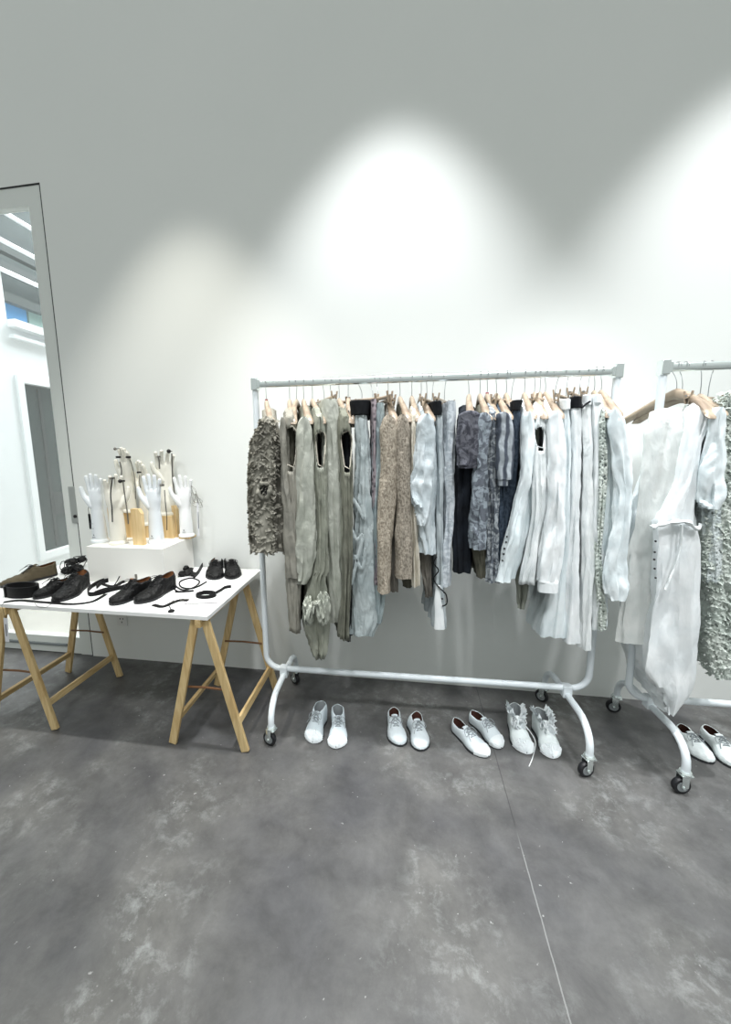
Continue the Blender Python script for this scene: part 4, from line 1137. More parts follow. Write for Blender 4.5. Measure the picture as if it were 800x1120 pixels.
    if lace:
        rnd = random.Random(seed + 3)
        mb = MB(); s0, s1 = 0.43, 0.63
        rows = []
        for k in range(lace_n):
            s = s1 + (s0 - s1) * k / max(1, lace_n - 1)
            a = surf(s, 0.017); b_ = surf(s, -0.017); a.z += 0.002; b_.z += 0.002; rows.append((a, b_))
        for k in range(lace_n - 1):
            for p, q in ((rows[k][0], rows[k + 1][1]), (rows[k][1], rows[k + 1][0])):
                m = (p + q) / 2 + Vector((0, 0, 0.006)); mb.tube(smooth_path([p, m, q], 4), 0.0017, 5)
        mb.tube([rows[0][0], (rows[0][0] + rows[0][1]) / 2 + Vector((0, 0, 0.003)), rows[0][1]], 0.0017, 5)
        top = (rows[-1][0] + rows[-1][1]) / 2 + Vector((0, 0, 0.007))
        for sg in (1, -1):
            o1 = Vector((0.014, sg * 0.03, 0.001)); o2 = Vector((0.036, sg * 0.034, -0.014)); o3 = Vector((0.024, sg * 0.008, -0.002))
            mb.tube(smooth_path([top, top + o1, top + o2, top + o3, top], 5), 0.0016, 5)
            e1 = Vector((0.03, sg * 0.020, -0.010 + 0.004)); e2 = Vector((0.06, sg * 0.034 + rnd.uniform(-.006, .006), -0.028)); 
            mb.tube(smooth_path([top, top + e1, top + e2], 5), 0.0016, 5)
        mb.build('laces', lace_m, T)
        if loose:
            P = [Vector((T.matrix_basis.inverted() @ at_z(x, y, z0 + zz))) for x, y, zz in loose]
            mb = MB(); mb.tube(smooth_path([top] + P, 6), 0.002, 5); mb.build('loose_lace', lace_m, T)
    if frill:
        rnd = random.Random(seed + 8); mb = MB()
        for k in range(150):
            f = rnd.random(); sg = rnd.choice((1, -1)); s = rnd.uniform(0.1, 0.62)
            p = sec(s, rnd.uniform(0.7, 0.97), sg); nrm = Vector((rnd.uniform(-.3, .6), sg * rnd.uniform(0.2, 1), 0.6)).normalized()
            sz = rnd.uniform(0.013, 0.024); t = Vector((1, rnd.uniform(-.9, .9), rnd.uniform(-.5, .5))).normalized()
            vs = []
            for i in range(5):
                for j in range(4):
                    a = (i / 4 - 0.5); q = j / 3
                    vs.append(p - nrm * 0.002 + t * (a * sz * (1 + q * 0.6)) + nrm * (q * sz * 0.6) + Vector((0, sg * 0.3, 1)) * (q * sz * 0.7 + math.sin(i * 2.6 + k) * 0.004 * q))
            fs = [(i * 4 + j, i * 4 + j + 1, (i + 1) * 4 + j + 1, (i + 1) * 4 + j) for i in range(4) for j in range(3)]
            mb.add(vs, fs)
        fr = mb.build('ruffles', cap_m, T); fr['kind'] = 'stuff'
    return T

def build_shoes():
    wl = plain('white painted leather', srgb('#cfd7db'), 0.5, bump=0.5, scale=60, var=0.07)
    wc = plain('white rubber toe', srgb('#e3e8ea'), 0.45)
    wcan = plain('white canvas', srgb('#c8d2d7'), 0.8, bump=0.5, scale=160, var=0.06)
    crk = plain('cracked white leather', srgb('#dde4e4'), 0.55, bump=0.9, scale=50, var=0.1)
    dks = plain('dark sole edge', srgb('#2c2e31'), 0.7)
    gin = plain('grey lining', srgb('#9aa0a2'), 0.8)
    brn = plain('dark brown lining', srgb('#4a2a20'), 0.7)
    lac = plain('grey cord lace', srgb('#8f969a'), 0.8)
    wla = plain('white cord lace', srgb('#e6eaeb'), 0.8)
    G = None
    m1 = (wcan, dks, gin, lac, wc); m2 = (wl, dks, brn, lac, wc); m3 = (crk, dks, brn, lac, wc); m4 = (crk, dks, gin, wla, wc)
    shoe('high_top_shoe', 'white canvas high top shoe with ribbed toe, leftmost on the floor', (341, 813), (353, 765), 0.125, 0.115, m1, cap=True, ribs=True, seed=1, side=-1)
    shoe('high_top_shoe', 'white canvas high top shoe with ribbed toe, right one of the leftmost pair', (369, 819), (369, 768), 0.125, 0.115, m1, cap=True, ribs=True, seed=2, side=1)
    shoe('lace_up_shoe', 'low pale leather lace up with dark brown lining, left one of the second pair', (437, 817), (431, 772), 0.085, 0.08, m2, seed=3, side=-1)
    shoe('lace_up_shoe', 'low pale leather lace up with dark brown lining, right one of the second pair', (463, 822), (450, 777), 0.085, 0.08, m2, seed=4, side=1, slouch=1)
    shoe('oxford_shoe', 'slim white leather shoe with grey laces, turned right, front one of the third pair', (533, 829), (497, 784), 0.07, 0.068, m2, seed=5, side=-1, W=0.047, cap=True)
    shoe('oxford_shoe', 'slim white leather shoe with grey laces, rear one of the third pair', (549, 819), (516, 776), 0.07, 0.068, m2, seed=6, side=1, W=0.047, cap=True)
    shoe('ruffled_high_top', 'white high top shoe with frilled collar and long loose lace', (575, 825), (563, 767), 0.13, 0.125, m4, cap=True, ribs=True, frill=True, seed=7, side=-1, lace_n=5, loose=[(580, 800, .05), (586, 812, .02), (583, 828, .002), (579, 838, .002)])
    shoe('ruffled_high_top', 'white high top shoe with frilled collar, beside the caster of the main rack', (606, 830), (588, 772), 0.13, 0.125, m4, cap=True, ribs=True, frill=True, seed=8, side=1, lace_n=5)
    shoe('derby_shoe', 'cracked white leather shoe behind the foot of the second rack', (776, 836), (746, 792), 0.07, 0.07, m3, seed=9, side=-1, W=0.049)
    shoe('derby_shoe', 'cracked white leather shoe cut off by the right edge of the photo', (806, 842), (772, 792), 0.07, 0.07, m3, seed=10, side=1, W=0.049)
# ------------------------------------------------------------------ ceramic hands and table things
def hand_mesh(name, curl=0.0, spread=1.0, thumb=1.0, voxel=0.0032):
    """one continuous glove mould: forearm, palm, five fingers. z up, palm to -Y, thumb to -X, 0.39 tall"""
    b = MB()
    # forearm + palm as lofted ellipses
    prof = [(0.0, 0.046, 0.040), (0.02, 0.043, 0.037), (0.08, 0.042, 0.034), (0.14, 0.040, 0.029), (0.185, 0.037, 0.024), (0.215, 0.040, 0.023), (0.245, 0.046, 0.022), (0.275, 0.048, 0.0185), (0.295, 0.045, 0.0155), (0.306, 0.038, 0.011)]
    n = 28; vs = []
    for z, a, d in prof:
        for j in range(n):
            t = 2 * PI * j / n; vs.append(Vector((a * math.cos(t), d * math.sin(t), z)))
    k = len(prof)
    b.add(vs, [(i * n + j, i * n + (j + 1) % n, (i + 1) * n + (j + 1) % n, (i + 1) * n + j) for i in range(k - 1) for j in range(n)] + [tuple(range(n - 1, -1, -1)), tuple((k - 1) * n + j for j in range(n))])
    def fing(base, ang, L, r, cu):
        P = []; p = Vector(base); a = 0
        seg = 8
        rr = []
        for i in range(seg + 1):
            P.append(p.copy()); t = i / seg
            rr.append(r * (1.05 - 0.2 * t) * (1 if i < seg else 0.55) * (1.0 + 0.05 * math.sin(t * PI * 3)))
            a = cu * t
            p = p + Vector((math.sin(ang) * math.cos(a), -math.sin(a), math.cos(ang) * math.cos(a))) * (L / seg)
        b.tube(P, rr, 12)
        # rounded tip
        bm = bmesh.new(); bmesh.ops.create_uvsphere(bm, u_segments=12, v_segments=8, radius=rr[-2] * 0.98)
        b._bm(bm, P[-1] - (P[-1] - P[-2]) * 0.45)
    cs = [(-0.036, 0.20, 0.096), (-0.0125, 0.07, 0.108), (0.0125, -0.07, 0.102), (0.036, -0.21, 0.082)]
    for i, (x, a, L) in enumerate(cs):
        fing((x, 0.0, 0.283), -a * spread if x < 0 else abs(a) * spread * 1.0, L, 0.0122 - 0.0009 * (i == 3), curl * (0.7 + 0.2 * i))
    # thumb leaves the side of the palm near its base
    P = [Vector((-0.022, -0.006, 0.205)), Vector((-0.042, -0.013, 0.235)), Vector((-0.056 - 0.006 * thumb, -0.017, 0.262)), Vector((-0.063 - 0.010 * thumb, -0.019, 0.288)), Vector((-0.065 - 0.013 * thumb, -0.020, 0.312))]
    P = smooth_path(P, 4); rr = [0.020 - 0.009 * (i / (len(P) - 1)) for i in range(len(P))]
    b.tube(P, rr, 12)
    bm = bmesh.new(); bmesh.ops.create_uvsphere(bm, u_segments=12, v_segments=8, radius=0.0112); b._bm(bm, P[-1])
    me = b.mesh(name + '_raw')
    o = bpy.data.objects.new('tmp', me); C.objects.link(o)
    md = o.modifiers.new('r', 'REMESH'); md.mode = 'VOXEL'; md.voxel_size = voxel
    sm = o.modifiers.new('s', 'SMOOTH'); sm.iterations = 4; sm.factor = 0.5
    dg = bpy.context.evaluated_depsgraph_get(); dg.update()
    res = bpy.data.meshes.new_from_object(o.evaluated_get(dg)); res.name = name
    bpy.data.objects.remove(o); 
    for p in res.polygons: p.use_smooth = True
    return res

BOX = {}
def build_hands():
    zt = TH
    pf = at_z(101, 636, zt); Yf = pf.y
    tl = at_y(94, 598.5, Yf); tr = at_y(178, 599.6, Yf)
    ztop = (tl.z + tr.z) / 2
    br = at_z(214.5, 583, ztop); Yb = min(br.y, -0.04)
    xl, xr = tl.x, tr.x
    bx = MB(); bx.box(((xl + xr) / 2, (Yf + Yb) / 2, (zt + ztop) / 2), (xr - xl, Yb - Yf, ztop - zt), bev=0.002)
    o = bx.build('display_box', M_['plinth'], None, smooth=False); tag(o, 'low white display box on the white tabletop carrying the ceramic hands', 'box')
    flat = hand_mesh('flat_hand', 0.08, 1.0)
    close = hand_mesh('closed_hand', 0.35, 0.35, 0.3)
    cup = hand_mesh('cupped_hand', 0.75, 0.7, 0.6)
    GL = 'ceramic glove mould hands on the display box'
    def block(px, py, wpx, toppx, label, depth=0.06, z=None, mat='block', rz=0.0, group='wooden blocks among the ceramic hands', corner=True, h=None):
        p = at_z(px, py, ztop); s = (at_y(px + 1, py, p.y) - at_y(px, py, p.y)).x
        w = wpx * s; h = h or (at_y(px, toppx, p.y).z - ztop)
        T = MB(); c = 0.022 if corner else 0.0
        poly = [(-w / 2, 0), (w / 2, 0), (w / 2, h - c * 1.3), (w / 2 - c * 0.7, h), (-w / 2, h)] if c else [(-w / 2, 0), (w / 2, 0), (w / 2, h), (-w / 2, h)]
        M = Matrix(((1, 0, 0), (0, 0, -1), (0, 1, 0)))
        T.prism(poly, 0, depth, M=M, c=(0, 0, 0))
        # prism extrudes to -Y after the turn; shift so that front is at local -depth
        o = T.build('wooden_block', M_[mat], None, smooth=False); o.location = (p.x, min(p.y + depth, Yb - 0.002), ztop + 0.0005); o.rotation_euler.z = rz
        tag(o, label, 'block', group)
        return p, h, s
    def mould(mesh, label, px, py, zb, H, rz, mat, mirror=False, marks=None, Y=None, rim=True):
        p = at_z(px, py, zb) if Y is None else at_y(px, py, Y)
        T = empty('ceramic_hand', (p.x, p.y, zb), rz); tag(T, label, 'ceramic hand', GL)
        k = H / 0.393
        o = bpy.data.objects.new('hand', mesh); C.objects.link(o); o.parent = T
        o.scale = (-k if mirror else k, k, k)
        if not mesh.materials: mesh.materials.append(M_['glaze'])
        o.material_slots[0].link = 'OBJECT'; o.material_slots[0].material = M_[mat]
        b = MB(); b.lathe([(0.047 * k, 0.0), (0.050 * k, 0.002), (0.050 * k, 0.014), (0.046 * k, 0.02), (0.040 * k, 0.024)], (0, 0, 0), 28)
        for v_i in range(len(b.v)): b.v[v_i] = (b.v[v_i][0], b.v[v_i][1] * 0.9, b.v[v_i][2])
        b.build('base_rim', M_[mat], T)
        if marks:
            b = MB()
            if 'lines' in marks:
                for zz in (0.112, 0.084): b.box((-0.012, -0.0365 * k, zz * k), (0.03, 0.0012, 0.0015))
                b.build('level_line', M_['ink'], T, smooth=False); b = MB()
            # small maker's mark : round crest over a line of script
            fy = -0.0385 * k
            cv = []
            for j in range(14):
                a = 2 * PI * j / 14; cv.append((0.004 * math.cos(a), fy, 0.047 * k + 0.004 * math.sin(a)))
            b.tube(cv, 0.0008, 4, closed=True)
            b.tube([(-0.003, fy, 0.049 * k), (0, fy, 0.043 * k), (0.003, fy, 0.049 * k)], 0.0008, 4)
            wv = [(-0.013 + 0.026 * i / 22, fy + 0.0006 * abs(i - 11) / 11, 0.034 * k + 0.0022 * math.sin(i * 1.9)) for i in range(23)]
            b.tube(wv, 0.0008, 4); b.build('maker_mark', M_['ink'], T)
        return T
    # blocks first
    C_p, C_h, s1 = block(144, 588, 22, 561, 'pale plywood block under the tall cream hand', 0.07, corner=False)
    block(151.5, 596.5, 11, 557, 'pale plywood block with a cut corner, standing in front of the others', 0.03)
    F_p, F_h, s2 = block(184.5, 588, 14, 564, 'plywood block under the raised hand with the ball ring', 0.07, corner=False)
    block(194.5, 585.5, 10, 552, 'tall orange toned plywood block with a cut corner, right of the middle', 0.035)
    block(125, 590, 9, 555, 'plywood block showing between the two left hands', 0.03, corner=False)
    D_p, D_h, s3 = block(162, 588, 15, 575, 'low plywood block behind the bluish hand', 0.07, corner=False)
    G_p, G_h, s4 = block(204.5, 588.5, 12, 580, 'thin wooden plate under the rearmost white hand', 0.08, corner=False, mat='pine', h=0.012)
    def top_h(px, y0, y1, Y):  # height spanned in the photo at depth Y
        return at_y(px, y1, Y).z - at_y(px, y0, Y).z
    pA = at_z(111, 592, ztop); pB = at_z(130, 594.5, ztop); pE = at_z(172, 593.5, ztop)
    mould(flat, 'bluish white ceramic hand with open fingers and two level lines, front left', 110, 592.5, ztop, top_h(105, 594, 520, pA.y), -0.15, 'glazeblue', marks='lines')
    mould(close, 'cream ceramic hand wearing a black ball ring, standing on the box front', 130, 594.5, ztop, top_h(130, 596, 520, pB.y), 0.9, 'glazecream', mirror=True)
    mould(flat, 'large bluish ceramic hand with a small maker mark, front centre of the box', 172, 593.5, ztop, top_h(170, 596, 521, pE.y), -0.1, 'glazeblue', marks='mark')
    zC = ztop + C_h; YC = C_p.y + 0.035
    mould(close, 'tall cream ceramic hand raised on a block with black bands on its fingers', 143, 560, zC, top_h(140, 560, 489, YC), -0.35, 'glazecream', Y=YC)
    zF = ztop + F_h; YF = F_p.y + 0.035
    mould(cup, 'cream ceramic hand raised on a block with cupped fingers and ball ring', 184.5, 563, zF, top_h(184, 563, 491, YF), 0.75, 'glazecream', Y=YF)
    zD = ztop + D_h; YD = D_p.y + 0.035
    mould(close, 'cream ceramic hand half hidden behind the large bluish one', 161, 574, zD, top_h(160, 574, 503, YD), -0.5, 'glazecream', Y=YD)
    zG = ztop + 0.0125
    GY = min(G_p.y + 0.04, Yb - 0.05)
    mould(flat, 'white ceramic hand at the rear right corner of the box', 204, 579, zG, top_h(200, 579, 512, GY), 0.12, 'glaze', marks='mark', Y=GY)

    # ---------------- jewellery: every piece its own thing
    def P(x, y, Y): return at_y(x, y, Y)
    def fring(name, label, px, py, Y, r=0.0135, w=0.008, mat='silver', knob=None, knobm='gunmetal', tilt=0.0):
        p = P(px, py, Y); T = empty(name, p, 0); T.rotation_euler = (tilt, 0, 0); tag(T, label, 'ring')
        b = MB(); b.lathe([(r - 0.0015, -w / 2), (r, -w / 2), (r + 0.0006, 0), (r, w / 2), (r - 0.0015, w / 2)], (0, 0, 0), 22)
        b.build('band', M_[mat], T)
        if knob:
            bm = bmesh.new(); bmesh.ops.create_uvsphere(bm, u_segments=14, v_segments=10, radius=knob); b = MB(); b._bm(bm, (0, -r - knob * 0.5, 0)); b.build('ball', M_[knobm], T)
        return T
    def strap(name, label, pts, Y, w=0.010, mat='leather', tagw=None, cat='strap'):
        org = P(pts[0][0], pts[0][1], Y); T = empty(name, org); tag(T, label, cat)
        b = MB(); q = [P(x, y, Y) - org for x, y in pts]
        b.tube(smooth_path(q, 4), w / 2, 8, flat=0.3, upv=(0, 1, 0)); b.build('band', M_[mat], T)
        if tagw:
            e = q[-1]; b = MB(); b.box((e.x, 0, e.z - tagw[1] / 2), (tagw[0], 0.002, tagw[1]), bev=0.0008); b.build('tag', M_[tagw[2]], T, smooth=False)
        return T
    ya, yb, ye = pA.y - 0.045, pB.y - 0.05, pE.y - 0.045
    strap('key_fob', 'black leather fob hanging from the thumb of the front left hand', [(99, 551), (96.5, 556), (97.5, 562)], ya + 0.02, 0.004, 'leather', (0.017, 0.10, 'leather'), 'key fob')
    fring('ring', 'black ball ring on the cream hand standing on the box front', 134, 526, yb + 0.015, 0.014, 0.01, 'gunmetal', 0.012)
    fring('ring', 'silver ring at the top left of the cream hand at the box front', 123, 523, yb + 0.03, 0.013, 0.012, 'silver', 0.008, 'silver')
    strap('long_strap', 'dark ribbon strap hanging down the left of the cream front hand', [(123, 523), (121, 540), (122.5, 556), (123, 571)], yb, 0.009, 'gunmetal')
    strap('long_strap', 'pale banded strap hanging down the right of the cream front hand', [(134.5, 526), (137, 545), (139, 558), (140.5, 573)], yb, 0.009, 'silver')
    strap('wrapped_charm', 'knotted black charm hanging beside the wooden block at left', [(120, 538), (119, 545), (120.5, 553)], yb + 0.03, 0.014, 'gunmetal')
    yc = YC - 0.035
    fring('ring', 'dark ring with knob at the top of the tall raised hand', 128, 491, yc + 0.005, 0.013, 0.006, 'silver', 0.010, 'silver')
    fring('ring', 'black band on the left fingers of the tall raised hand', 129.5, 500, yc, 0.015, 0.013, 'gunmetal')
    fring('ring', 'black band on the right fingers of the tall raised hand', 140.5, 500, yc, 0.015, 0.013, 'gunmetal', 0.006)
    strap('long_strap', 'thin silver strap falling down the right of the tall raised hand', [(142.5, 503), (146, 515), (148, 530), (148.5, 546)], yc - 0.004, 0.007, 'silver')
    strap('long_strap', 'silver strap twisted down the left of the tall raised hand', [(131, 505), (133, 515), (132, 528)], yc - 0.01, 0.010, 'silver')
    yd = YD - 0.035
    fring('ring', 'dark pronged ring on the half hidden cream hand', 152.5, 516.5, yd, 0.012, 0.009, 'gunmetal', 0.007)
    strap('long_strap', 'dark cord falling from the pronged ring', [(153, 520), (152.5, 527), (154, 534)], yd, 0.005, 'gunmetal')
    yf = YF - 0.035
    fring('ring', 'dull silver ring on the left finger of the cupped hand', 173.5, 499.5, yf, 0.013, 0.012, 'silver', 0.006, 'silver')
    fring('ring', 'black ball ring at the top of the cupped hand', 186.5, 493.5, yf, 0.012, 0.006, 'silver', 0.0135)
    strap('long_strap', 'long grey strap falling right of the cupped hand', [(188, 496), (188.5, 510), (189, 524), (191, 542)], yf - 0.004, 0.011, 'silver')
    strap('long_strap', 'short silver strap left of the cupped hand', [(173.5, 500), (174.3, 506), (174.5, 513)], yf - 0.012, 0.010, 'silver')
    fring('ring', 'silver signet on the little finger of the large bluish hand', 177.5, 530.5, pE.y - 0.006, 0.0125, 0.013, 'silver', 0.007, 'silver')
    strap('long_strap', 'narrow dark strap hanging right of the large bluish hand', [(180, 536), (181, 550), (182.5, 565), (182.7, 580)], ye + 0.01, 0.006, 'gunmetal')
    yg = GY - 0.02
    org = P(215, 545, yg); T = empty('wire_necklace', org); tag(T, 'tangle of fine dark chain with a long paper tag hanging off the rear hand', 'necklace')
    rnd = random.Random(4); b = MB()
    for k in range(7):
        q = [(209, 531), (211 + rnd.uniform(-2, 4), 538 + rnd.uniform(-2, 3)), (214 + rnd.uniform(-6, 8), 548 + rnd.uniform(-4, 5)), (216 + rnd.uniform(-5, 7), 552 + rnd.uniform(-4, 3)), (213 + rnd.uniform(-2, 2), 540)]
        b.tube(smooth_path([P(x, y, yg + rnd.uniform(-0.006, 0.006)) - org for x, y in q], 5), 0.0011, 4)
    b.build('chain', M_['silver'], T)
    b = MB(); e0 = P(216, 550, yg) - org; e1 = P(217.5, 586, yg) - org; b.tube([e0, e0 * 0.5 + e1 * 0.5, e1], 0.0065, 6, flat=0.2, upv=(0, 1, 0)); b.build('paper_tag', M_['paper'], T)
    b = MB(); e0 = P(217, 560, yg - 0.003) - org; e1 = P(217.3, 578, yg - 0.003) - org; b.tube([e0, e1], 0.0018, 4, flat=0.2, upv=(0, 1, 0)); b.build('tag_print', M_['ink'], T)

# ------------------------------------------------------------------ things on the table
def strip_path(mb, pts, w, th, upright=True, n=5):
    """belt strip: upright = standing on its edge, else lying flat"""
    P = smooth_path(pts, n); vs = []; k = len(P)
    for i, p in enumerate(P):
        t = (P[min(i + 1, k - 1)] - P[max(i - 1, 0)]); t.z = 0; t.normalize(); s = Vector((-t.y, t.x, 0))
        if upright: q = [p + s * th / 2, p - s * th / 2, p - s * th / 2 + Vector((0, 0, w)), p + s * th / 2 + Vector((0, 0, w))]
        else: q = [p + s * w / 2, p - s * w / 2, p - s * w / 2 + Vector((0, 0, th)), p + s * w / 2 + Vector((0, 0, th))]
        vs += q
    fs = [(i * 4 + j, i * 4 + (j + 1) % 4, (i + 1) * 4 + (j + 1) % 4, (i + 1) * 4 + j) for i in range(k - 1) for j in range(4)] + [(0, 1, 2, 3), ((k - 1) * 4, (k - 1) * 4 + 1, (k - 1) * 4 + 2, (k - 1) * 4 + 3)]
    mb.add(vs, fs)

def build_table_things():
    z = TH + 0.0006
    def at(x, y, h=0.0): return at_z(x, y, z + h)
    def thing(name, label, cat, px, py): 
        p = at(px, py); T = empty(name, p); tag(T, label, cat); return T, p
    def loc(T, pts, h=0.0):
        out = []
        for q in pts:
            p = at(q[0], q[1], 0); p = p - T.location; p.z = (q[2] if len(q) > 2 else h); out.append(p)
        return out
    def coil(name, label, px, py, rx, ry, turns, w, th=0.004, tail=None, r0=0.55, mat='leather', sq=1.0, buckle=True):
        """belt rolled up on its edge; rx, ry outer radii in metres"""
        T, p = thing(name, label, 'belt', px, py); b = MB(); P = []
        N = int(turns * 14)
        for i in range(N + 1):
            t = i / N; f = r0 + (1 - r0) * t; a = 2 * PI * turns * t + 0.3
            P.append(Vector((rx * f * math.cos(a), ry * f * math.sin(a), 0)))
        if tail: P += loc(T, tail)
        strip_path(b, P, w, th, True, 2); b.build('strap', M_[mat], T)
        if buckle:
            e = P[0]; b = MB(); b.tube([e + Vector((0, 0.003, 0.004)), e + Vector((0.02, 0.003, 0.004)), e + Vector((0.02, 0.003, w)), e + Vector((0, 0.003, w))], 0.0016, 6, closed=True); b.build('buckle', M_['gunmetal'], T)
        return T
    def cord(name, label, cat, pts, r=0.0025, mat='leather', flat=1.0, extra=None):
        T, p = thing(name, label, cat, pts[0][0], pts[0][1]); b = MB()
        b.tube(smooth_path(loc(T, pts, r), 6), r, 6, flat=flat); b.build('cord', M_[mat], T)
        for nm, ps, rr in (extra or []):
            b = MB(); b.tube(smooth_path(loc(T, ps, rr), 6), rr, 6); b.build(nm, M_[mat], T)
        return T
    def blob(parent, pts_r, mat, name, seed=0, flat=0.6):
        """soft crumpled leather: overlapping folded lumps remade into one smooth skin"""
        bm_all = MB()
        for (x, y, h, r) in pts_r:
            bm = bmesh.new(); bmesh.ops.create_icosphere(bm, subdivisions=3, radius=1.0)
            for v in bm.verts:
                k = 1 + 0.28 * NW(v.co.x * 2.2 + seed, v.co.y * 2.2, v.co.z * 2.2 + x)
                v.co = Vector((v.co.x * r * k, v.co.y * r * k, v.co.z * r * flat * k))
            q = at(x, y) - parent.location; bm_all._bm(bm, (q.x, q.y, h + r * flat * 0.9))
        return bm_all.build(name, M_[mat], parent)
    bm_ = (M_['leather2'], M_['black'], M_['tan'], M_['leather'], M_['leather'])
    # pair facing the viewer near the rear right corner
    shoe('derby_shoe', 'black leather shoe at the right rear of the table, left one of the pair', (234.5, 634.5), (238.5, 610), 0.06, 0.07, bm_, z0=z, seed=21, side=-1, W=0.056)
    shoe('derby_shoe', 'black leather shoe at the right rear of the table, right one of the pair', (256, 633.5), (250, 610), 0.06, 0.07, bm_, z0=z, seed=22, side=1, W=0.052)
    # pair in the middle front pointing left-down
    shoe('oxford_shoe', 'black crinkled shoe at the table front edge with toe pointing left, tan inside', (120, 662), (165, 634), 0.07, 0.09, bm_, z0=z, seed=23, side=-1, W=0.05)
    shoe('oxford_shoe', 'black crinkled shoe with tan lining, right one at the table front edge', (150, 661), (189, 628), 0.075, 0.095, bm_, z0=z, seed=24, side=1, W=0.052)
    # left cluster
    shoe('suede_shoe', 'olive suede shoe lying at the far left of the table with brown lining', (1, 643), (67, 614), 0.08, 0.09, (M_['olive'], M_['black'], M_['tan'], M_['leather'], M_['olive']), z0=z + 0.001, seed=25, side=1, W=0.048)
    shoe('derby_shoe', 'black shoe with tied laces in the left heap, toe towards the table edge', (63, 659), (97, 622), 0.08, 0.095, bm_, z0=z, seed=26, side=1, W=0.056)
    shoe('derby_shoe', 'black shoe pointing left behind the wide belt in the left heap', (36, 655), (80, 634), 0.06, 0.08, bm_, z0=z, seed=27, side=-1, W=0.042)
    coil('wide_belt', 'wide black leather belt rolled on its edge at the left end of the table', 25, 651, 0.105, 0.055, 1.6, 0.062, 0.005, r0=0.85, buckle=False)
    coil('rolled_belt', 'black belt rolled in a ring at the right rear corner of the table', 270, 616, 0.052, 0.035, 1.7, 0.030, 0.004, r0=0.9)
    coil('rolled_belt', 'flat coiled black belt with a straight tail near the right edge of the table', 225, 652, 0.062, 0.046, 2.3, 0.017, 0.004, tail=[(236, 650), (246, 644), (253, 643)], r0=0.55)
    # crumpled pouch
    T, p = thing('leather_pouch', 'small crumpled black leather pouch against the display box', 'pouch', 203, 629)
    blob(T, [(199, 630, 0.0, 0.030), (206, 629, 0.0, 0.034), (203, 627, 0.022, 0.026), (212, 630, 0.0, 0.022), (209, 627, 0.018, 0.018)], 'leather2', 'pouch_body', 2)
    b = MB(); b.tube(smooth_path(loc(T, [(195, 632, .01), (200, 634, .02), (208, 632, .03), (206, 626, .045), (201, 624, .04)]), 6), 0.002, 5); b.build('drawstring', M_['leather'], T)
    T, p = thing('strap_heap', 'pile of knotted black leather straps behind the left shoes', 'straps', 80, 625)
    b = MB(); rnd = random.Random(9)
    blob(T, [(74, 627, 0.0, 0.035), (84, 626, 0.0, 0.04), (80, 622, 0.03, 0.034), (90, 620, 0.035, 0.03), (76, 620, 0.028, 0.022)], 'leather2', 'folded_leather', 5, 0.7)
    for k in range(9):
        c0 = (rnd.uniform(68, 92), rnd.uniform(617, 630), rnd.uniform(0.02, 0.06))
        pts = [(c0[0] + rnd.uniform(-9, 9), c0[1] + rnd.uniform(-5, 5), max(0.004, c0[2] + rnd.uniform(-.03, .035))) for _ in range(5)]
        b.tube(smooth_path(loc(T, pts), 5), 0.0028, 5)
    b.build('laces', M_['leather'], T)
    cord('hook_cord', 'black cord with a pale metal hook curling up beside the display box', 'cord', [(86, 634, .02), (92, 628, .05), (96, 622, .06), (99, 617, .065), (101, 613, .06)], 0.003)
    # long belts between the shoes
    T, p = thing('long_belt', 'long narrow black belt lying in a loop left of the crinkled shoes', 'belt', 98, 650)
    b = MB(); strip_path(b, loc(T, [(150, 634), (132, 634), (116, 636), (104, 641), (97, 647), (98, 652), (108, 651), (122, 647), (136, 644)]), 0.024, 0.004, True); b.build('strap', M_['leather'], T)
    b = MB(); strip_path(b, loc(T, [(106, 644), (112, 639), (121, 636)]), 0.026, 0.004, True); b.build('loop', M_['leather'], T)
    T, p = thing('flat_belt', 'thin black strap lying flat along the front edge of the table', 'belt', 8, 661)
    b = MB(); strip_path(b, loc(T, [(4, 659), (22, 657), (48, 659), (78, 661), (98, 659), (108, 655), (116, 650)]), 0.022, 0.003, False); b.build('strap', M_['leather'], T)
    T, p = thing('buckle_strap', 'black strap with metal buckles and a round disc in front of the coiled belt', 'strap', 170, 662)
    b = MB(); strip_path(b, loc(T, [(168, 662), (178, 664), (188, 660), (197, 657), (206, 657)]), 0.022, 0.005, False); b.build('strap', M_['leather'], T)
    b = MB(); b.lathe([(0.001, 0), (0.016, 0.001), (0.017, 0.005), (0.012, 0.009), (0.001, 0.010)], loc(T, [(187.5, 669)])[0] + Vector((0, 0, 0.0)), 20); b.build('disc', M_['leather'], T)
    b = MB(); b.tube(smooth_path(loc(T, [(184, 661), (186, 665), (187.5, 668)], 0.004), 5), 0.002, 5); b.build('cord', M_['leather'], T)
    b = MB()
    for q in ((190, 659), (200, 657)):
        c0 = loc(T, [q], 0.005)[0]; b.tube([c0 + Vector((sx * 0.009, sy * 0.010, 0)) for sx, sy in ((-1, -1), (1, -1), (1, 1), (-1, 1))], 0.0018, 5, closed=True)
    b.build('buckle', M_['silver'], T)
    cord('metal_pin', 'long thin dark metal pin lying near the table edge', 'pin', [(202, 660.5), (238, 660)], 0.0018, 'gunmetal')
    cord('cord_tangle', 'tangle of thin black cords beside the leather pouch', 'cord', [(188, 636), (194, 643), (202, 646), (214, 642), (218, 636), (208, 633), (197, 637), (199, 643), (212, 644), (226, 637)], 0.0042,
         extra=[('cord_end', [(190, 628), (187, 636), (190, 644), (196, 648)], 0.0035), ('cord_end', [(192, 648), (200, 648), (212, 647)], 0.005)])
    cord('thin_cord', 'thin black lace curling off the front edge near the left heap', 'cord', [(38, 660), (42, 664, .001), (50, 664.5, .001), (56, 661)], 0.0012)
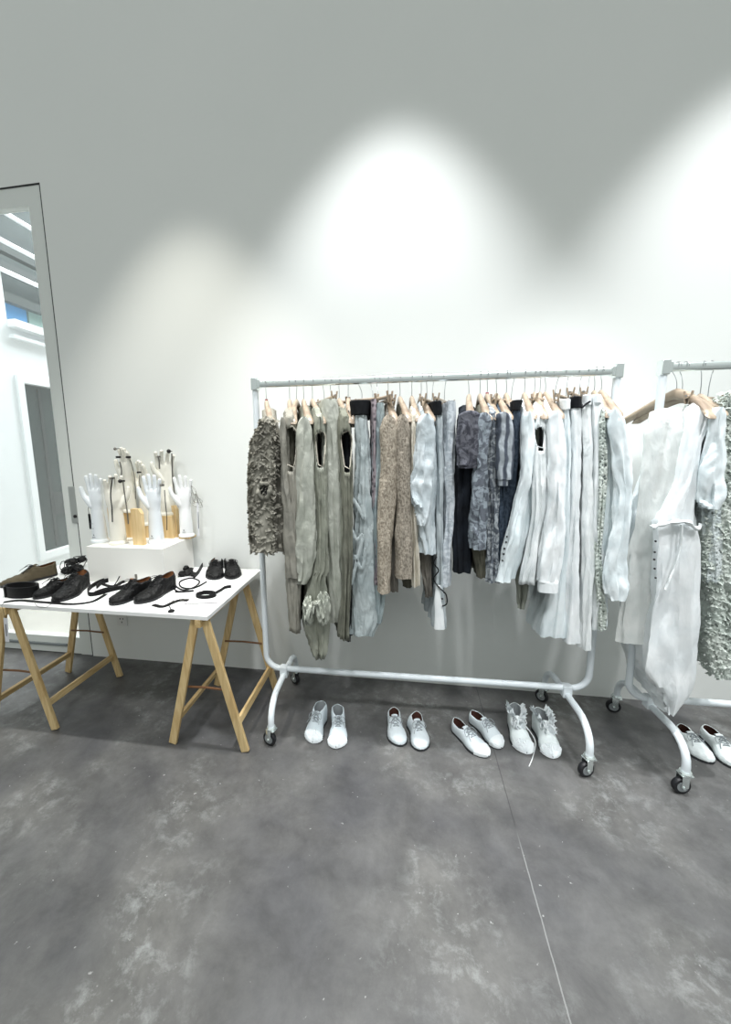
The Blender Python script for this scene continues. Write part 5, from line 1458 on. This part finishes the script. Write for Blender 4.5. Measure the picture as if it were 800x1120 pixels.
    T, p = thing('flat_strap', 'short flat black strap beside the small crumpled pouch', 'strap', 218, 626)
    b = MB(); strip_path(b, loc(T, [(212, 633), (217, 628), (221, 621), (223, 616)]), 0.026, 0.006, True); b.build('strap', M_['leather'], T)
    T, p = thing('strap_bundle', 'loose black straps with small buckles left of the crinkled shoes', 'straps', 130, 642)
    b = MB(); strip_path(b, loc(T, [(104, 650), (116, 646), (128, 645), (142, 640)]), 0.018, 0.005, True)
    strip_path(b, loc(T, [(112, 640), (124, 643), (134, 638), (146, 636)]), 0.016, 0.005, True); b.build('strap', M_['leather2'], T)
    b = MB(); b.tube(smooth_path(loc(T, [(120, 648, .01), (128, 642, .03), (134, 634, .045), (142, 631, .04)]), 5), 0.0035, 6); b.build('cord', M_['leather'], T)
    T, p = thing('metal_clasp', 'small upright silver clasp between the display box and crinkled shoes', 'clasp', 150, 638)
    b = MB(); b.box((0, 0, 0.030), (0.016, 0.012, 0.060), bev=0.003); b.build('plate', M_['silver'], T, smooth=False)
    b = MB(); b.box((-0.028, 0.0, 0.016), (0.030, 0.02, 0.032), bev=0.004); b.build('leather_end', M_['tan'], T, smooth=False)
    # tag hanging from the table edge at the far left
    p = at_z(3, 664, TH); Yt = TY - 0.004
    a0 = at_y(3, 666, Yt); a1 = at_y(6, 676, Yt)
    T = empty('swing_tag', a0); tag(T, 'white paper swing tag hanging off the table edge at far left', 'tag')
    b = MB(); b.tube([Vector((0, 0.006, 0.028)), Vector((0, -0.003, 0.02)), a1 - a0], 0.001, 4); b.build('string', M_['gunmetal'], T)
    b = MB(); a2 = at_y(8, 702, Yt) - a0; aa = a1 - a0; b.bar(aa, a2, 0.026, 0.001, (0, 1, 0), 0.0003); b.build('card', M_['paper'], T, smooth=False)
    b = MB(); m0 = aa + (a2 - aa) * 0.25; m1 = aa + (a2 - aa) * 0.75; b.bar(m0 + Vector((0, -0.002, 0)), m1 + Vector((0, -0.002, 0)), 0.004, 0.001, (0, 1, 0), 0.0002); b.build('card_print', M_['ink'], T, smooth=False)
# ------------------------------------------------------------------ go
def main():
    sc = bpy.context.scene
    sc.view_settings.view_transform = 'Standard'; sc.view_settings.look = 'None'
    sc.view_settings.gamma = 1.0; sc.view_settings.use_curve_mapping = False; sc.view_settings.exposure = 0.0
    sc.cycles.use_denoising = True
    sc.cycles.max_bounces = 8; sc.cycles.transparent_max_bounces = 16
    setup_camera()
    build_room(); build_outlet(); build_outside()
    build_rack('clothes_rack', 'white tube clothes rack with chrome rail, full of clothes, in the centre', R1['x'], R1['y'], R1['a'])
    build_rack('clothes_rack', 'white tube clothes rack cut off by the right edge of the photo', R2['x'], R2['y'], R2['a'])
    build_table()
    build_clothes()
    for fn in ('build_shoes', 'build_hands', 'build_table_things'):
        if fn in globals(): globals()[fn]()
    build_lights()
main()
